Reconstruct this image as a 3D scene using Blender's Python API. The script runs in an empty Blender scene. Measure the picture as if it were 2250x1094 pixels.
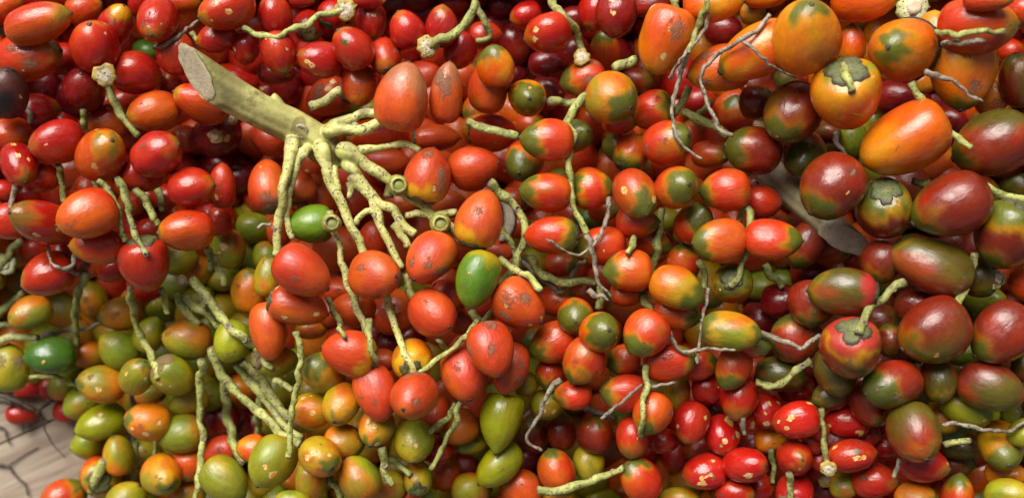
import bpy, math, random
import numpy as np
from mathutils import Vector, Matrix
random.seed(7); rng = np.random.default_rng(7)
sc = bpy.context.scene
col = sc.collection
S = 0.0004                      # metres per layout unit
ZREF, DIST = 400.0, 2750.0      # reference height of the heap and camera height above it (layout units)
CAMZ = ZREF + DIST
FW, FH = 2250.0, 1094.0
# ------------------------------------------------------------------ camera
cam = bpy.data.cameras.new('camera'); camo = bpy.data.objects.new('camera', cam); col.objects.link(camo)
camo.location = (0, 0, CAMZ * S)
cam.sensor_width = 36.0; cam.lens = 36.0 * DIST / FW
cam.clip_start = 0.05; cam.clip_end = 50
cam.dof.use_dof = True; cam.dof.focus_distance = (CAMZ - 520) * S; cam.dof.aperture_fstop = 2.6
sc.camera = camo
# ------------------------------------------------------------------ light
SUN_EL, SUN_AZ = 44.0, 112.0     # elevation, bearing (deg, counter-clockwise from +x)
w = bpy.data.worlds.new('World'); sc.world = w; w.use_nodes = True
wn, wl = w.node_tree.nodes, w.node_tree.links
bg = wn['Background']; sky = wn.new('ShaderNodeTexSky'); sky.sky_type = 'NISHITA'; sky.sun_disc = False
sky.sun_elevation = math.radians(SUN_EL); sky.sun_rotation = math.radians(90 - SUN_AZ)
sky.air_density = 1.0; sky.dust_density = 4.0; sky.ozone_density = 1.0
hs = wn.new('ShaderNodeHueSaturation'); hs.inputs['Saturation'].default_value = 0.22
wl.new(sky.outputs[0], hs.inputs['Color']); wl.new(hs.outputs[0], bg.inputs['Color'])
bg.inputs['Strength'].default_value = 0.05
sun = bpy.data.lights.new('sun', 'SUN'); sun.energy = 4.6; sun.angle = math.radians(46); sun.color = (1.0, 0.96, 0.9)
suno = bpy.data.objects.new('sun', sun); col.objects.link(suno)
sd = Vector((math.cos(math.radians(SUN_EL)) * math.cos(math.radians(SUN_AZ)), math.cos(math.radians(SUN_EL)) * math.sin(math.radians(SUN_AZ)), math.sin(math.radians(SUN_EL))))
suno.rotation_euler = sd.to_track_quat('Z', 'Y').to_euler(); suno.location = sd * 3
sc.view_settings.view_transform = 'Standard'; sc.view_settings.look = 'None'
sc.view_settings.exposure = 0.6; sc.view_settings.gamma = 1.0
sc.render.engine = 'CYCLES'
sc.cycles.max_bounces = 6; sc.cycles.diffuse_bounces = 2; sc.cycles.glossy_bounces = 3

# Each row: x y A B ang tilt layer class flags [| label | landmark phrase]
# x y = centre, A B = half length / half width as measured, ang = bearing of the pointed end, tilt = pointed end raised,
# layer = how high it lies in the heap.  Lengths are in units of 0.4 mm.
FRUIT = """
88 50 72 46 20 20 3 q T.3 | blotchy orange-red palm fruit with a greenish tip, above a purplish-sheened one | the greenish-tipped blotchy fruit by the heap's top corner
66 123 70 57 15 30 4 q S | blotched brown-orange palm fruit with a purplish sheen and worn tip | the purplish-sheened brown-orange fruit
15 200 56 52 90 40 5 k . | very dark brown rotten-looking palm fruit cut by the photo's edge | the dark brown rotten-looking fruit
208 100 58 56 105 40 3 r .
255 53 48 40 65 35 2 r T.25,Y
187 22 40 37 20 20 1 q .
345 48 52 47 250 55 3 r D
303 160 53 49 -5 0 2 r C,D | red palm fruit with a flat dent joined to a pale cut calyx | the dented red fruit beside a pale cut calyx
182 195 52 47 100 55 2 m .
337 247 58 46 190 10 3 q .
440 226 62 46 160 10 3 q P
377 187 30 28 90 20 1 r .
388 115 48 44 80 20 2 r .
323 113 30 26 0 40 0 g .
123 312 59 50 195 10 4 r .
225 338 62 58 55 60 5 q P,T.2 | orange-red palm fruit with pale flaked scratches and a dark tip | the orange-red fruit with pale flaked scratches
348 338 58 55 25 35 5 r D
235 270 48 42 180 0 2 q .
85 243 48 38 0 10 1 r .
22 297 46 41 180 10 3 q .
43 365 48 43 -70 45 4 r P,T.2
410 305 35 35 0 0 1 q .
472 298 58 48 200 -30 1 m P
95 -8 55 35 0 10 1 r .
12 15 42 38 30 10 2 q .
305 5 32 25 90 20 1 r .
400 5 42 28 0 20 1 q .
145 130 34 38 0 10 1 r .
97 190 45 40 60 20 0 m .
8 60 22 20 0 20 0 r .
270 228 40 35 200 10 1 r .
497 20 64 50 200 10 4 q P
603 33 46 40 100 5 2 r .
475 85 44 37 200 5 2 r .
540 106 38 35 270 20 2 r C,P
613 117 48 41 285 15 3 r P
702 132 50 43 175 15 3 r P | red palm fruit with a star-shaped yellow scratch and a pale tip | the red fruit with a star-shaped yellow scratch
775 105 51 46 130 15 4 r g | red palm fruit with a single round green dot | the red fruit with a green dot
847 128 43 40 270 60 4 r .
790 190 45 40 265 20 2 q .
678 55 38 35 90 -60 1 r K | small red palm fruit with a large brown stem-end scar | the small red fruit with a brown stem-end scar
732 30 34 35 60 -20 1 r C
815 50 41 38 270 10 2 r P
810 -3 40 24 0 10 3 r P
893 66 44 42 120 5 3 r .
870 5 40 30 0 20 0 m .
663 0 28 18 0 10 2 r .
720 215 50 48 200 -30 1 s C,P,S
610 160 44 30 0 10 1 m P
630 188 40 40 90 20 0 m .
592 308 40 38 175 5 1 s .
815 297 54 36 180 0 1 q .
815 243 30 25 0 0 0 v .
885 212 76 63 80 5 6 s G | large salmon-orange palm fruit with a pale greyish-brown pointed tip | the large pale-tipped salmon fruit
850 355 52 36 0 10 1 s .
972 57 46 38 85 10 3 r C
1010 113 43 38 250 15 2 r .
1068 80 36 33 0 10 1 r .
1133 97 47 42 280 20 0 m .
1155 37 36 34 200 20 1 r .
1202 72 53 48 195 0 3 r D,P | pinkish wrinkled red palm fruit with a nipple-like tip | the wrinkled pinkish red fruit
1207 140 45 31 0 10 1 m .
1268 45 38 32 0 0 1 m K
1330 110 46 36 100 30 0 t .
1352 35 49 47 260 15 3 m P | dark red palm fruit with two orange flaked spots and a drooping tip | the dark red fruit with two orange flakes
1310 32 36 46 260 10 2 r .
1280 173 51 44 190 5 2 t S
1072 187 62 47 85 5 4 t T.3 | smooth orange-red palm fruit standing point-up with a small green tip | the point-up orange-red fruit
1090 142 46 45 100 20 3 o T.5
1160 215 46 44 0 84 4 o T.75 | orange palm fruit seen tip-on with a green bullseye | the orange fruit with a green bullseye
980 203 67 41 86 5 5 s S,G | tall salmon palm fruit with grey scratched scabs, next to a larger one | the tall scratched salmon fruit
960 303 52 32 0 -10 2 s C
1085 293 54 44 0 5 2 q C,T0
1200 307 60 50 175 5 5 t T.6 | orange-red palm fruit with a pale green end, crossed by a thin stem | the pale-green-ended fruit crossed by a thin stem
1264 300 42 42 20 55 4 t T.8
1347 217 57 60 -25 35 5 y T.5 | large orange-brown palm fruit with a green lower end and pale nicks | the orange-brown fruit with pale nicks
1043 370 56 53 10 20 4 s .
941 385 61 54 75 -5 5 s S,B,C | orange-red palm fruit with yellow base, jagged calyx and a grey scar | the scarred fruit with a yellow base above a cup
1150 357 47 46 240 60 3 t T.7
1205 205 40 40 0 20 0 m .
1245 235 36 36 0 20 0 r .
1313 262 42 36 0 -20 1 q C
1130 165 30 30 0 20 0 m .
920 3 32 28 0 20 0 m .
1000 8 32 28 0 20 0 r .
1105 15 30 30 0 20 0 m .
1165 278 32 30 0 20 1 t .
1460 90 78 64 250 5 6 o D,S,P | large glossy orange palm fruit with a torn top and pale reflections | the large torn-topped orange fruit
1568 3 66 54 0 10 5 o .
1577 153 68 54 190 10 5 o S
1662 117 88 68 205 10 6 o R | long orange palm fruit crossed by a forked grey twig | the long orange fruit under a forked twig
1775 72 82 81 80 45 7 o T.25 | biggest round orange palm fruit with a faint green tip | the biggest round orange fruit
1655 30 28 26 0 10 3 y .
1685 -14 52 34 0 10 4 o .
1741 252 70 66 240 35 5 b T.4 | brownish-red palm fruit with a large sheen and green lower tip | the sheened brown-red fruit below a big orange one
1665 225 40 42 0 10 3 b .
1653 328 62 56 170 15 4 b T.6 | grey-green and brown palm fruit where a grey twig ends | the grey-green fruit where a twig ends
1770 345 56 54 260 65 3 b T.8
1617 250 43 43 90 30 1 t T.5
1430 243 49 46 190 0 3 t C,E
1470 312 54 51 20 40 5 t T.4 | red palm fruit with green side, overlapped by a curling grey twig | the red fruit under a curling grey twig
1400 178 36 33 0 20 0 b .
1390 335 44 42 60 -20 3 t C,E
1362 320 40 42 180 10 2 t .
1537 222 36 34 0 20 1 r .
1565 340 44 34 0 20 2 t T.4
1590 67 42 38 0 20 1 m .
1430 12 44 30 0 10 2 m .
1360 120 36 40 0 10 0 m .
1363 268 40 28 0 0 3 t .
1900 0 72 52 0 10 5 o .
1870 95 42 34 90 10 4 o .
1977 110 75 76 180 72 6 o T.28,A | orange palm fruit facing the viewer with a grey tip and blackened collar | the orange fruit with a blackened collar
1860 215 79 78 275 -45 7 o C,E,X | yellow-orange palm fruit with a green star calyx and a straight crack | the cracked fruit with a green star calyx
1986 312 100 78 210 5 7 o R | wide orange palm fruit with two blunt points and a waxy shine | the wide two-pointed orange fruit
2113 162 84 84 270 20 5 o S | dirty orange palm fruit stained in the middle, below a green stem | the stained orange fruit below a green stem
2150 56 84 66 0 10 6 q .
2173 0 58 32 0 10 7 q .
2255 25 46 45 0 10 6 q .
2175 218 40 44 250 10 4 o S
2245 174 60 52 100 20 4 b T.3
2180 316 88 76 200 5 6 b T.2 | big red and olive palm fruit at the photo's edge, a stem end touching it | the big red-olive fruit touched by a stem end
1970 215 52 42 0 20 1 m .
1873 310 38 32 270 20 2 v .
1822 293 28 26 0 20 2 b .
2055 62 38 46 90 10 4 o .
2090 270 42 40 0 20 0 m .
2222 112 30 28 0 20 1 r .
190 472 67 56 200 5 6 q T.2 | orange-red palm fruit with a small green pointed end, top of its cluster | the orange-red fruit with a small green point
87 485 69 50 165 35 5 r P,T.45 | red palm fruit with a greenish patch and cream flaked spots | the red fruit with cream flakes and a greenish patch
15 485 46 42 180 10 4 r .
217 542 63 40 180 0 5 q D
103 604 58 50 205 5 5 r C
150 560 42 34 150 -10 4 r C
193 587 34 26 0 0 3 q .
250 590 40 32 200 0 3 r .
318 582 60 58 275 -20 5 r C | red palm fruit with sunken green stem end, stems resting in it | the red fruit with a sunken stem end
408 506 60 49 185 5 5 q D | glossy orange-red palm fruit with shallow pinched dents | the glossy pinched fruit
422 410 52 47 5 30 5 r .
335 507 32 30 0 20 2 r .
315 386 50 38 0 -20 4 r .
93 390 42 34 0 10 3 r .
10 420 32 26 0 10 2 r .
292 445 28 34 0 20 1 q .
330 432 30 30 0 20 1 r .
368 432 30 30 0 20 1 r .
65 688 48 38 200 5 3 y . | small olive palm fruit with an orange cheek beside grey twigs | the small olive fruit with an orange cheek
203 660 42 40 300 20 1 y S
263 690 48 39 190 5 2 y .
330 733 42 37 60 30 2 v .
410 745 54 45 170 10 4 v P | olive palm fruit with two cream flaked spots and an orange underside | the olive fruit with two cream flakes
395 570 42 38 0 20 0 v .
432 595 40 36 0 20 0 y .
40 560 32 32 0 20 1 y .
77 548 30 26 0 20 1 r .
590 408 58 52 100 -20 4 s C,S | orange-red palm fruit with a scaly calyx patch beside the stalk's branch | the fruit with a scaly calyx beside the stalk branch
655 410 40 44 90 -10 3 s C
680 494 52 46 185 0 4 g C | bright green palm fruit with a frilled calyx under the branching stalk | the green fruit under the branching stalk
697 430 48 52 90 0 2 s .
487 408 50 32 90 5 3 r P
482 485 34 32 90 10 2 r .
503 550 44 40 290 30 1 v P
493 610 40 34 0 20 0 v .
547 638 50 40 95 10 2 y . | olive-yellow palm fruit standing point-up with one orange fleck | the olive-yellow point-up fruit
590 605 48 32 80 0 3 y .
587 562 30 34 0 20 1 v .
666 597 67 58 -35 5 6 s . | smooth salmon-red palm fruit with small brown tip, over another | the smooth salmon fruit on top of another
657 672 66 46 -15 0 5 s P,C
593 728 64 48 275 5 4 s . | pinkish salmon palm fruit hanging point-down over olive ones | the pinkish point-down salmon fruit
828 603 58 57 0 50 6 s S | round salmon palm fruit with grey scab and dark button tip | the round scabbed salmon fruit
752 545 62 58 0 20 1 s .
690 562 42 40 0 20 1 s .
820 525 42 38 90 20 2 s .
750 638 38 34 0 20 2 s .
775 680 50 43 190 5 3 s .
860 690 52 52 200 10 3 s P
893 646 22 20 0 40 2 g . | tiny round green palm fruit tucked among salmon ones | the tiny round green fruit
685 725 32 22 0 10 2 y C
780 437 38 46 90 10 1 s .
883 448 40 38 0 20 1 s .
530 390 38 36 0 20 0 m .
560 500 40 36 0 20 0 v .
617 512 28 34 0 20 2 s .
1055 480 66 54 72 -5 6 s B,C | orange-red egg-shaped palm fruit with yellow base and toothed calyx | the egg-shaped fruit with a toothed calyx
945 570 62 57 230 30 6 s S,T0 | salmon-red palm fruit with rows of grey scabs and a scuffed side | the scuffed salmon fruit with scab rows
1047 615 66 49 250 5 7 g M | bright green pear-shaped palm fruit on top of the heap | the bright green pear-shaped fruit
955 692 56 54 -40 45 6 s . | plain round salmon palm fruit with a brown button tip | the plain round salmon fruit
1142 670 62 57 -40 15 6 s S,P | broad salmon palm fruit with a pale scuff and dark tip | the broad scuffed salmon fruit
1198 423 58 48 175 5 5 t T.5 | orange-red palm fruit with a green pointed end beside a long stem | the green-pointed fruit beside a long stem
1303 413 46 48 10 0 4 t C,E
1210 516 59 46 180 0 5 t C,E,T0 | orange palm fruit with green shoulder and curled green calyx | the green-shouldered fruit with a curled calyx
1237 578 38 32 0 20 2 t .
1315 540 60 48 185 5 4 t T.4
1378 595 56 49 180 5 5 t T.5
1180 577 32 32 0 -30 1 v C
1228 660 42 40 0 20 2 t .
1265 696 43 42 260 75 4 t T.8
1320 728 47 46 20 70 6 o T.8 | orange palm fruit facing up with a broad yellow-green bullseye | the fruit with a broad yellow-green bullseye
1078 769 62 54 285 25 7 s S | salmon palm fruit covered in crusty grey-brown scabs | the crusty scabbed salmon fruit
990 650 42 40 0 10 3 s .
1060 668 46 36 0 10 3 s .
1023 702 38 34 0 20 2 s .
1080 555 52 38 0 10 3 s .
1010 545 42 38 0 10 3 s .
985 448 42 34 0 20 2 s .
1135 440 32 32 0 20 1 t .
1140 497 28 28 0 20 1 t .
1300 480 38 26 0 20 1 g .
1327 462 34 26 0 20 2 t .
1287 642 32 32 0 20 1 t .
1213 755 54 48 200 5 4 t T.5
1398 428 56 51 300 40 6 t T.45,P | orange-red palm fruit with pale bare spot above its green tip | the fruit with a pale bare spot
1490 412 50 49 10 62 6 t T.65 | orange-red palm fruit with a green circle around a grey dot | the fruit with a green circle
1592 416 57 52 180 0 5 t T.35 | smooth orange-red palm fruit with dark speck and green shadowed end | the smooth fruit with one dark speck
1402 488 48 38 0 10 4 t .
1527 488 47 46 50 45 4 t T.6
1578 531 60 51 185 22 6 t T.55 | orange-brown palm fruit with two pale dots on its green end | the fruit with two pale dots on its green end
1700 528 63 49 -5 0 6 t T.45 | shiny orange-red palm fruit with a sharply green pointed end | the shiny fruit with a sharp green end
1678 443 42 40 0 -20 3 r C
1608 626 47 47 270 -72 4 y C,E | stem-end-up palm fruit with five-lobed green calyx | the stem-end-up fruit with a five-lobed calyx
1489 634 62 49 -20 5 6 y T.6 | olive and orange palm fruit, broad sheen, tapering green end | the olive-orange fruit with a broad sheen
1490 690 53 42 -15 5 5 t T.4
1500 572 40 40 90 20 3 t .
1430 532 48 38 -25 5 3 t T.5
1380 647 40 30 0 0 4 t .
1418 736 54 53 230 10 6 t T.5 | round red palm fruit with green lower corner beside a thin twig | the round red fruit with a green lower corner
1608 728 66 48 -8 5 6 y T.4,E | long orange palm fruit green at both ends | the long fruit green at both ends
1658 755 42 32 -5 5 5 t T.8
1770 540 56 46 240 10 2 b T.5
1780 602 42 38 0 20 1 m .
1785 668 52 55 270 10 5 b .
1718 660 44 38 0 20 3 m .
1748 738 54 60 100 20 4 b T.4
1670 702 40 38 0 20 2 m .
1826 413 76 73 228 20 7 b T.25,H | large shiny brick-red palm fruit resting across a grey cut stalk | the large brick-red fruit across the grey stalk
1510 512 30 26 0 20 1 v .
1467 482 30 30 0 20 1 v .
1672 628 36 34 0 20 0 v .
1940 464 66 67 270 -50 6 b C,E | palm fruit showing a round calyx with a cream plug and dark spot | the fruit with a cream plug in its calyx
2089 453 88 73 208 8 7 b T.35 | big egg-shaped red palm fruit with green ends and a pinkish sheen | the big egg-shaped red-green fruit
2215 516 78 76 250 -12 7 b C,E,V | big olive-green palm fruit with its calyx at the upper edge | the big olive fruit at the photo's edge
2045 584 93 62 158 8 6 b T.25 | long barrel-shaped brown-red palm fruit lying slantwise | the long barrel-shaped fruit
1935 577 48 48 250 10 5 b .
2150 612 44 44 300 10 4 b V
2165 658 46 32 0 20 1 v .
1830 545 52 38 0 10 2 t .
1882 570 28 28 0 10 2 t .
1850 641 75 56 175 0 6 b C,V,N | olive palm fruit with pink stem end and a round eye-like scar | the olive fruit with an eye-like scar
1870 768 68 70 265 -50 7 b C,E,N | red palm fruit with a thick stem rising from its green calyx | the red fruit with a thick stem in its calyx
1940 706 42 46 0 10 3 b .
2052 728 80 74 215 20 6 b T.3 | big round brown-red palm fruit with green lower flank | the big round brown-red fruit
2020 672 52 42 0 10 5 b .
2200 731 76 66 220 10 6 b T.3 | big red palm fruit with pale sheen at the photo's edge, one above another | the upper big red fruit at the photo's edge
2250 622 28 42 180 -20 4 q C
18 806 52 48 90 10 4 v S | olive-green palm fruit with tan scabs beside the bare table corner | the tan-scabbed olive fruit
110 781 56 43 185 5 5 g H | deep green shiny palm fruit above the table corner | the deep green shiny fruit
258 767 47 42 140 10 3 v .
222 843 53 44 170 5 5 y P | olive-orange palm fruit with one bright yellow flake | the fruit with one bright yellow flake
302 822 42 38 60 45 5 y P
383 826 51 46 -40 -20 5 v K,P | olive palm fruit with a large rough brown scab around its stem | the fruit with a rough brown scab at its stem
221 930 57 43 200 5 5 v P,H | bright olive-green palm fruit overhanging the bare table | the bright olive fruit overhanging the table
323 926 50 43 175 10 4 y P
397 953 50 44 190 0 4 v C
413 880 44 34 200 10 3 v .
178 886 42 38 220 10 3 v .
193 975 38 38 200 10 3 v .
260 998 44 36 100 10 4 y .
357 1046 48 46 -60 55 5 y . | round olive-orange palm fruit with grey-green tip spot near bottom | the round fruit with a grey-green tip spot
222 1042 44 46 90 -68 4 o C,E | orange palm fruit showing a green lobed calyx with a thick stub | the orange fruit with a lobed calyx and stub
280 1100 46 46 60 30 5 v .
143 1092 52 46 40 10 4 t . | red palm fruit sitting alone at the bare table's lower edge | the red fruit at the table's lower edge
415 1022 36 42 270 10 3 o .
410 1088 42 36 0 10 3 y .
200 778 40 32 0 10 2 y .
66 852 36 26 0 10 1 r .
118 850 30 32 0 10 0 r .
145 900 20 30 90 10 0 r . | pinkish red palm fruit peeking out low beside the bare table | the low pinkish fruit beside the table
50 910 36 24 0 10 0 r . | orange-red palm fruit under dark twigs on the bare table | the orange-red fruit under dark twigs
135 850 32 32 200 10 2 v .
315 992 38 32 0 10 2 v .
330 866 34 24 0 10 3 y .
230 984 24 20 0 10 1 r .
510 752 47 46 250 10 3 v . | smooth green-olive palm fruit at the thick stems' fork | the smooth olive fruit at the thick stems' fork
607 792 50 40 0 -30 3 v C,K
707 815 48 46 135 42 4 y T.4
767 773 60 53 165 0 6 s B,C | orange-red palm fruit with yellow shoulder and dark toothed calyx | the yellow-shouldered fruit with a dark calyx
750 890 48 45 250 42 5 y . | olive-orange palm fruit with a grey-green tip, in front of a spotted one | the olive-orange fruit beside a white-spotted one
682 900 46 42 180 10 4 y P
827 864 63 47 290 10 6 s . | smooth salmon palm fruit leaning against a scab-topped one | the smooth salmon fruit leaning on a scab-topped one
906 872 54 53 225 55 7 s S,N | salmon palm fruit with blackened scabs on top and a wart-like tip | the salmon fruit with a wart-like tip
826 940 47 41 255 35 5 y P
757 972 46 43 0 10 4 y .
704 1004 48 48 -45 50 6 y P | orange palm fruit with a curled peeling flap | the orange fruit with a curled flap
597 1016 60 53 238 8 5 v P | large olive palm fruit tapering to its lower end, yellow fleck | the large olive fruit with a yellow fleck
550 985 32 34 180 0 4 o .
496 1054 57 48 -40 10 5 v . | big yellowish olive palm fruit at the photo's bottom, thick stem behind | the big yellowish olive fruit at the bottom
787 1050 52 50 120 10 5 v . | dark olive palm fruit beside one with a peeling flap | the dark olive fruit beside a peeling one
683 1060 48 38 270 -30 4 y C
645 1104 42 30 0 10 5 v .
911 972 48 46 270 30 5 v P
855 1066 42 40 0 10 3 y .
897 1085 24 28 0 10 2 r .
483 992 40 34 200 -20 2 s C
490 922 42 40 0 20 0 m .
537 935 42 40 0 20 0 m .
537 855 34 34 0 20 1 o .
577 942 36 34 0 20 0 r .
600 925 34 30 0 20 1 v .
465 870 34 34 0 20 1 v .
770 834 34 28 0 10 3 y .
847 792 28 28 0 20 3 s .
855 752 30 30 0 20 2 m .
907 788 47 47 90 -60 5 y C,B | yellow palm fruit with a greyish toothed calyx facing up | the yellow fruit with a toothed calyx
1022 824 60 54 285 25 6 s . | plain salmon-red palm fruit beneath a crusty scabbed one | the plain salmon fruit beneath a crusty one
1120 810 58 46 260 10 5 s S
1098 932 65 52 258 5 5 v H,F | glossy yellow-green palm fruit shaped like a bell pepper | the glossy pepper-shaped fruit
1095 1022 60 42 225 10 4 v H | glossy yellow-green pointed palm fruit below the pepper-shaped one | the glossy pointed green fruit
1007 938 44 42 200 10 3 y .
1035 975 34 24 0 10 3 v .
1283 797 53 50 240 5 6 t T.4
1257 868 43 38 190 10 5 t T.3
1207 822 34 34 250 10 4 t T.5
1205 888 38 36 0 10 3 v P
1170 950 42 38 90 20 2 b .
1233 946 42 34 90 10 2 b .
1308 951 42 42 90 30 3 b T.3
1220 1029 46 43 110 10 4 t T.3 | orange-brown palm fruit with a knobbed tip over a pale stem | the knob-tipped fruit over a pale stem
1293 1019 40 36 270 10 3 v .
1142 1070 48 48 130 20 4 t T.2
1225 1088 36 30 0 10 3 y .
1037 1074 44 42 0 10 3 y .
980 1034 44 34 90 10 2 t .
962 985 26 36 90 10 3 r .
918 1046 38 34 90 -50 4 v C
905 1088 24 24 0 10 3 q .
937 1092 30 26 0 10 3 v .
1155 1012 32 32 0 20 0 m .
1027 1030 34 34 0 20 0 m .
957 905 42 34 60 -20 4 s C,K
1157 842 28 30 0 10 3 v .
1370 862 52 44 180 10 5 t .
1357 928 28 26 0 10 2 o .
1368 792 40 36 200 10 4 t .
1474 796 60 45 8 0 5 t T.4 | orange-red palm fruit with green pointed end under a thin grey twig | the green-ended fruit under a thin grey twig
1537 800 42 36 0 10 4 t T.3
1611 809 50 43 250 15 5 t T.45
1624 876 49 45 265 20 5 r T.25 | red palm fruit with a small green lower tip above flaked ones | the red fruit with a small green lower tip
1433 910 49 46 250 15 6 t T.4 | dull red palm fruit with greenish lower end under a dry stem | the dull red fruit under a dry stem
1390 962 46 40 265 10 5 r T.4
1460 967 36 32 0 0 3 r C
1517 929 47 43 250 20 4 r P
1490 862 38 32 270 10 3 v .
1587 957 45 42 270 30 4 r P,Q
1547 1037 50 44 190 15 4 r P,D,Q | red palm fruit with a torn pale strip and tan bruise | the red fruit with a torn pale strip
1641 1022 48 41 0 40 5 r P,Q | red palm fruit with large yellow flaked patches | the red fruit with large yellow flakes
1617 1084 44 38 0 20 4 r .
1748 922 52 44 190 5 5 r Q | broad red palm fruit with cream flakes along its lower edge | the broad red fruit with cream flakes below
1683 899 38 38 120 20 4 r P,Q
1748 1007 43 40 -20 70 5 r . | small round red palm fruit seen tip-on above a brown-based one | the small round tip-on red fruit
1745 1078 46 44 90 -45 4 r K
1693 969 34 28 0 10 3 o .
1673 1070 32 34 0 10 3 r .
1657 978 38 38 0 20 2 m .
1750 852 40 34 0 10 3 r P
1717 821 55 43 -10 0 4 b C,V
1407 1051 50 47 125 40 5 t T.3 | orange-brown palm fruit tip-up beside a green stem, photo's bottom | the orange-brown tip-up fruit at the bottom
1495 1098 46 32 0 10 3 y .
1545 850 24 26 90 -30 3 r P
1560 850 38 42 0 10 3 r .
1563 908 32 32 0 20 2 m .
1790 968 28 30 0 10 4 r .
1365 905 28 28 0 20 2 v .
1410 812 32 30 0 20 3 t .
1835 815 58 50 280 5 5 b V
1828 868 46 34 200 10 4 b V
1958 847 66 56 200 35 6 b T.6,V | dark green and brown palm fruit with pale tip scar and sheen | the dark green-brown fruit with a pale tip scar
2063 839 47 46 280 10 4 b V
1912 886 52 46 290 5 5 b .
2010 952 66 60 290 25 7 b T.3 | dark brown-red palm fruit hanging over small bright red ones | the dark fruit hanging over bright red ones
2178 849 72 58 -15 5 6 b T0 | bright red and olive palm fruit at the photo's edge, one below another | the lower big red fruit at the photo's edge
2118 893 62 42 160 20 4 v .
2199 982 56 49 -70 50 4 y T.5
2212 1042 46 30 0 10 3 o .
2220 1090 52 42 0 20 5 v .
2103 1087 50 41 85 10 4 t T.5
2013 1097 46 42 0 10 4 y .
2030 1018 56 44 -15 5 5 r .
1875 1001 52 41 8 5 5 r g,P | bright red pointed palm fruit with a dark green dot | the bright red fruit with a dark green dot
1860 926 50 40 180 5 4 r P,Q
1923 1054 50 43 0 20 4 r .
1950 982 32 32 0 10 3 r .
1910 956 26 28 0 10 3 r .
2090 1019 52 38 0 20 1 b .
2117 979 44 34 0 10 2 b .
2075 915 42 40 0 10 3 y .
2092 945 42 22 0 10 3 g .
1857 1066 34 32 0 10 3 y .
1885 1094 32 28 0 10 3 r .
1805 1012 24 26 0 10 4 r .
1803 945 18 24 0 10 4 r .
1815 1082 32 32 0 20 2 m .
1958 745 36 38 90 20 4 b V
2123 775 42 34 0 20 3 v .
2152 792 34 28 0 20 2 m .
2250 805 26 32 0 10 4 b .
2250 950 26 38 90 10 5 v .
"""
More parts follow.
